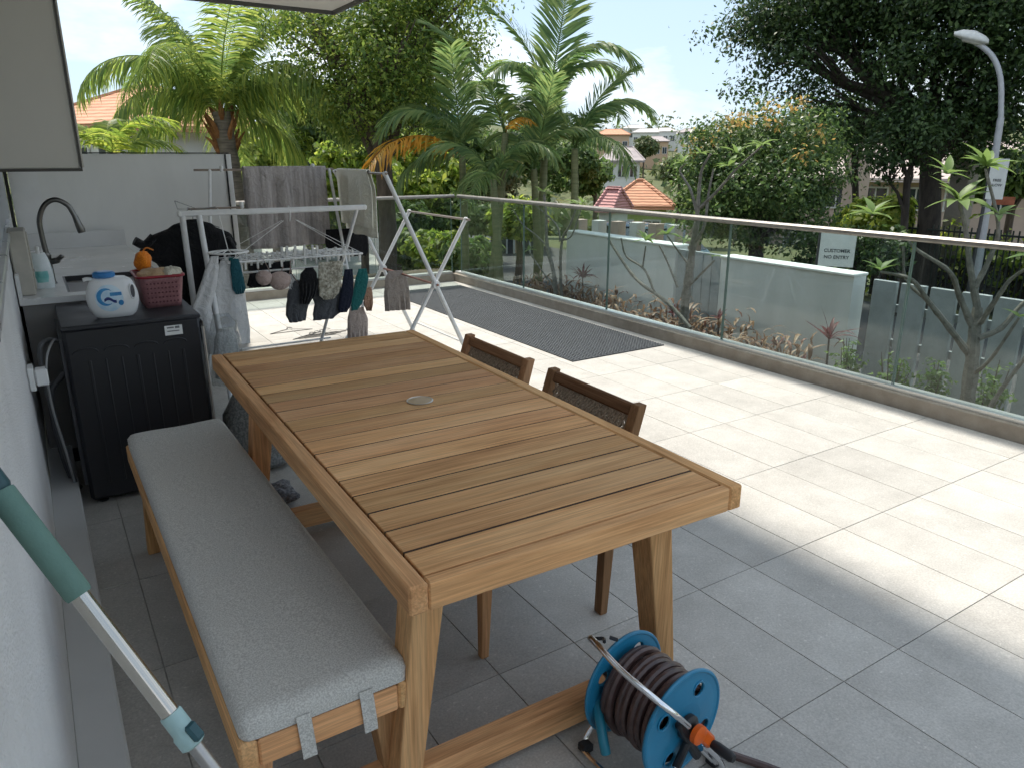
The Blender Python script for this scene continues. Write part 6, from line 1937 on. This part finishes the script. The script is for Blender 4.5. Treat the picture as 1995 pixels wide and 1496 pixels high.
# long pink building behind the dark trees
pbld = house('clubhouse', 'long pale pink building with columns behind the dark trees', HW(1790, 345, 34), 13, 8, 3.4, 1.3, tilem('pale_pink_roof', (.42, .34, .31), (.50, .42, .38)), WPK, (9, 1), eave=.8, storeys=2, base=-1.9)
for (px, D, lab) in ((1676, 26, 'pink square gate pillar left of the slim dark trees'), (1886, 20, 'tall taupe square pillar near the street lamp'),):
    c = W(px, 300, D); s_ = D / 1440; wd_ = 30 * s_
    t = thing('gate_pillar', lab, 'pillar', (c.x, c.y, -1.8))
    mb = MB(); mb.cbox((c.x, c.y, (c.z - 1.8) / 2), (wd_, wd_, c.z + 1.8), .02); mb.build('shaft', WPK if D > 22 else M('taupe_render', (.27, .24, .21), .8), t)
    mb = MB(); mb.cbox((c.x, c.y, c.z + .05), (wd_ * 1.15, wd_ * 1.15, .12), .02); mb.build('capital', WPK, t)
# far white railing posts across the street and cars
rt_ = thing('far_wall', 'low white wall with square posts beyond the boundary wall', 'wall', tuple(W(1230, 450, 19))[:2] + (-1.9,))
for k in range(7):
    c = W(1130 + k * 37, 450, 19 - k * .25)
    mb = MB(); mb.box(c.x - .13, c.x + .13, c.y - .13, c.y + .13, -1.9, W(1130, 428, 19).z); mb.build('post', WWH if k % 2 else WPK, rt_)
    if k < 6:
        c2_ = W(1130 + (k + 1) * 37, 450, 19 - (k + 1) * .25)
        mb = MB(); mb.bar((c.x, c.y, -1.35), (c2_.x, c2_.y, -1.35), .12, 1.1, .01); mb.build('panel', WWH, rt_)

CARP = {}
def car(label, loc, ang, col):
    t = thing('parked_car', label, 'car', loc, 'cars parked beyond the wall')
    paint = M('car_paint_' + col[0], col[1], .25, var=.03, spec=.6, coat=.5)
    L_, Wd = 4.2, 1.7
    def sec(mb, prof):
        n = len(prof)
        vs = [(x, -Wd / 2 + ins, z) for x, z, ins in prof] + [(x, Wd / 2 - ins, z) for x, z, ins in prof]
        fs = [tuple(range(n))[::-1], tuple(range(n, 2 * n))] + [(i, (i + 1) % n, n + (i + 1) % n, n + i) for i in range(n)]
        mb.add(vs, fs)
    mb = MB(); sec(mb, [(-2.05, .30, .05), (2.05, .30, .05), (2.1, .55, .02), (2.0, .80, .05), (1.1, .92, .04), (-1.75, .96, .04), (-2.1, .85, .05), (-2.12, .5, .03)])
    o = mb.build('body', paint, None, origin=(0, 0, 0)); o.parent = t; bv = o.modifiers.new('bevel', 'BEVEL'); bv.width = .06; bv.segments = 3
    mb = MB(); sec(mb, [(1.15, .92, .10), (.45, 1.38, .22), (-.9, 1.42, .22), (-1.8, .95, .12)]); o = mb.build('glasshouse', WING, None, origin=(0, 0, 0)); o.parent = t
    mb = MB(); sec(mb, [(.42, 1.385, .2), (.35, 1.45, .24), (-.85, 1.48, .24), (-.95, 1.425, .2)]); o = mb.build('roof', paint, None, origin=(0, 0, 0)); o.parent = t
    for x in (-1.3, 1.3):
        for s_ in (-1, 1):
            mb = MB(); mb.lathe([(.30, 0), (.31, .02), (.31, .18), (.30, .2)], 20, (x, s_ * (Wd / 2 - .1) - .1, .31), (0, 1, 0)); o = mb.build('tyre', BLACKP, None, True, origin=(0, 0, 0)); o.parent = t
            mb = MB(); mb.lathe([(.2, 0), (.19, .012)], 16, (x, s_ * (Wd / 2) + (.002 if s_ > 0 else -.012), .31), (0, s_, 0)); o2 = mb.build('rim', GALV, None, True, origin=(0, 0, 0)); o2.parent = o
    for s_ in (-1, 1):
        mb = MB(); mb.cbox((2.06, s_ * .62, .66), (.08, .3, .12), .02); o = mb.build('headlight', M('headlight_lens', (.6, .6, .6), .1), None, origin=(0, 0, 0)); o.parent = t
    t.rotation_euler = (0, 0, ang)
    return t
c = W(1215, 455, 22); car('dark blue car parked behind the far white wall', (c.x, c.y, terrain_h(c.x, c.y)), 1.2, ('blue', (.03, .06, .11)))
c = W(1275, 460, 21.5); car('dark teal car parked behind far wall nearest the round tree', (c.x, c.y, terrain_h(c.x, c.y)), 1.2, ('teal', (.02, .06, .07)))
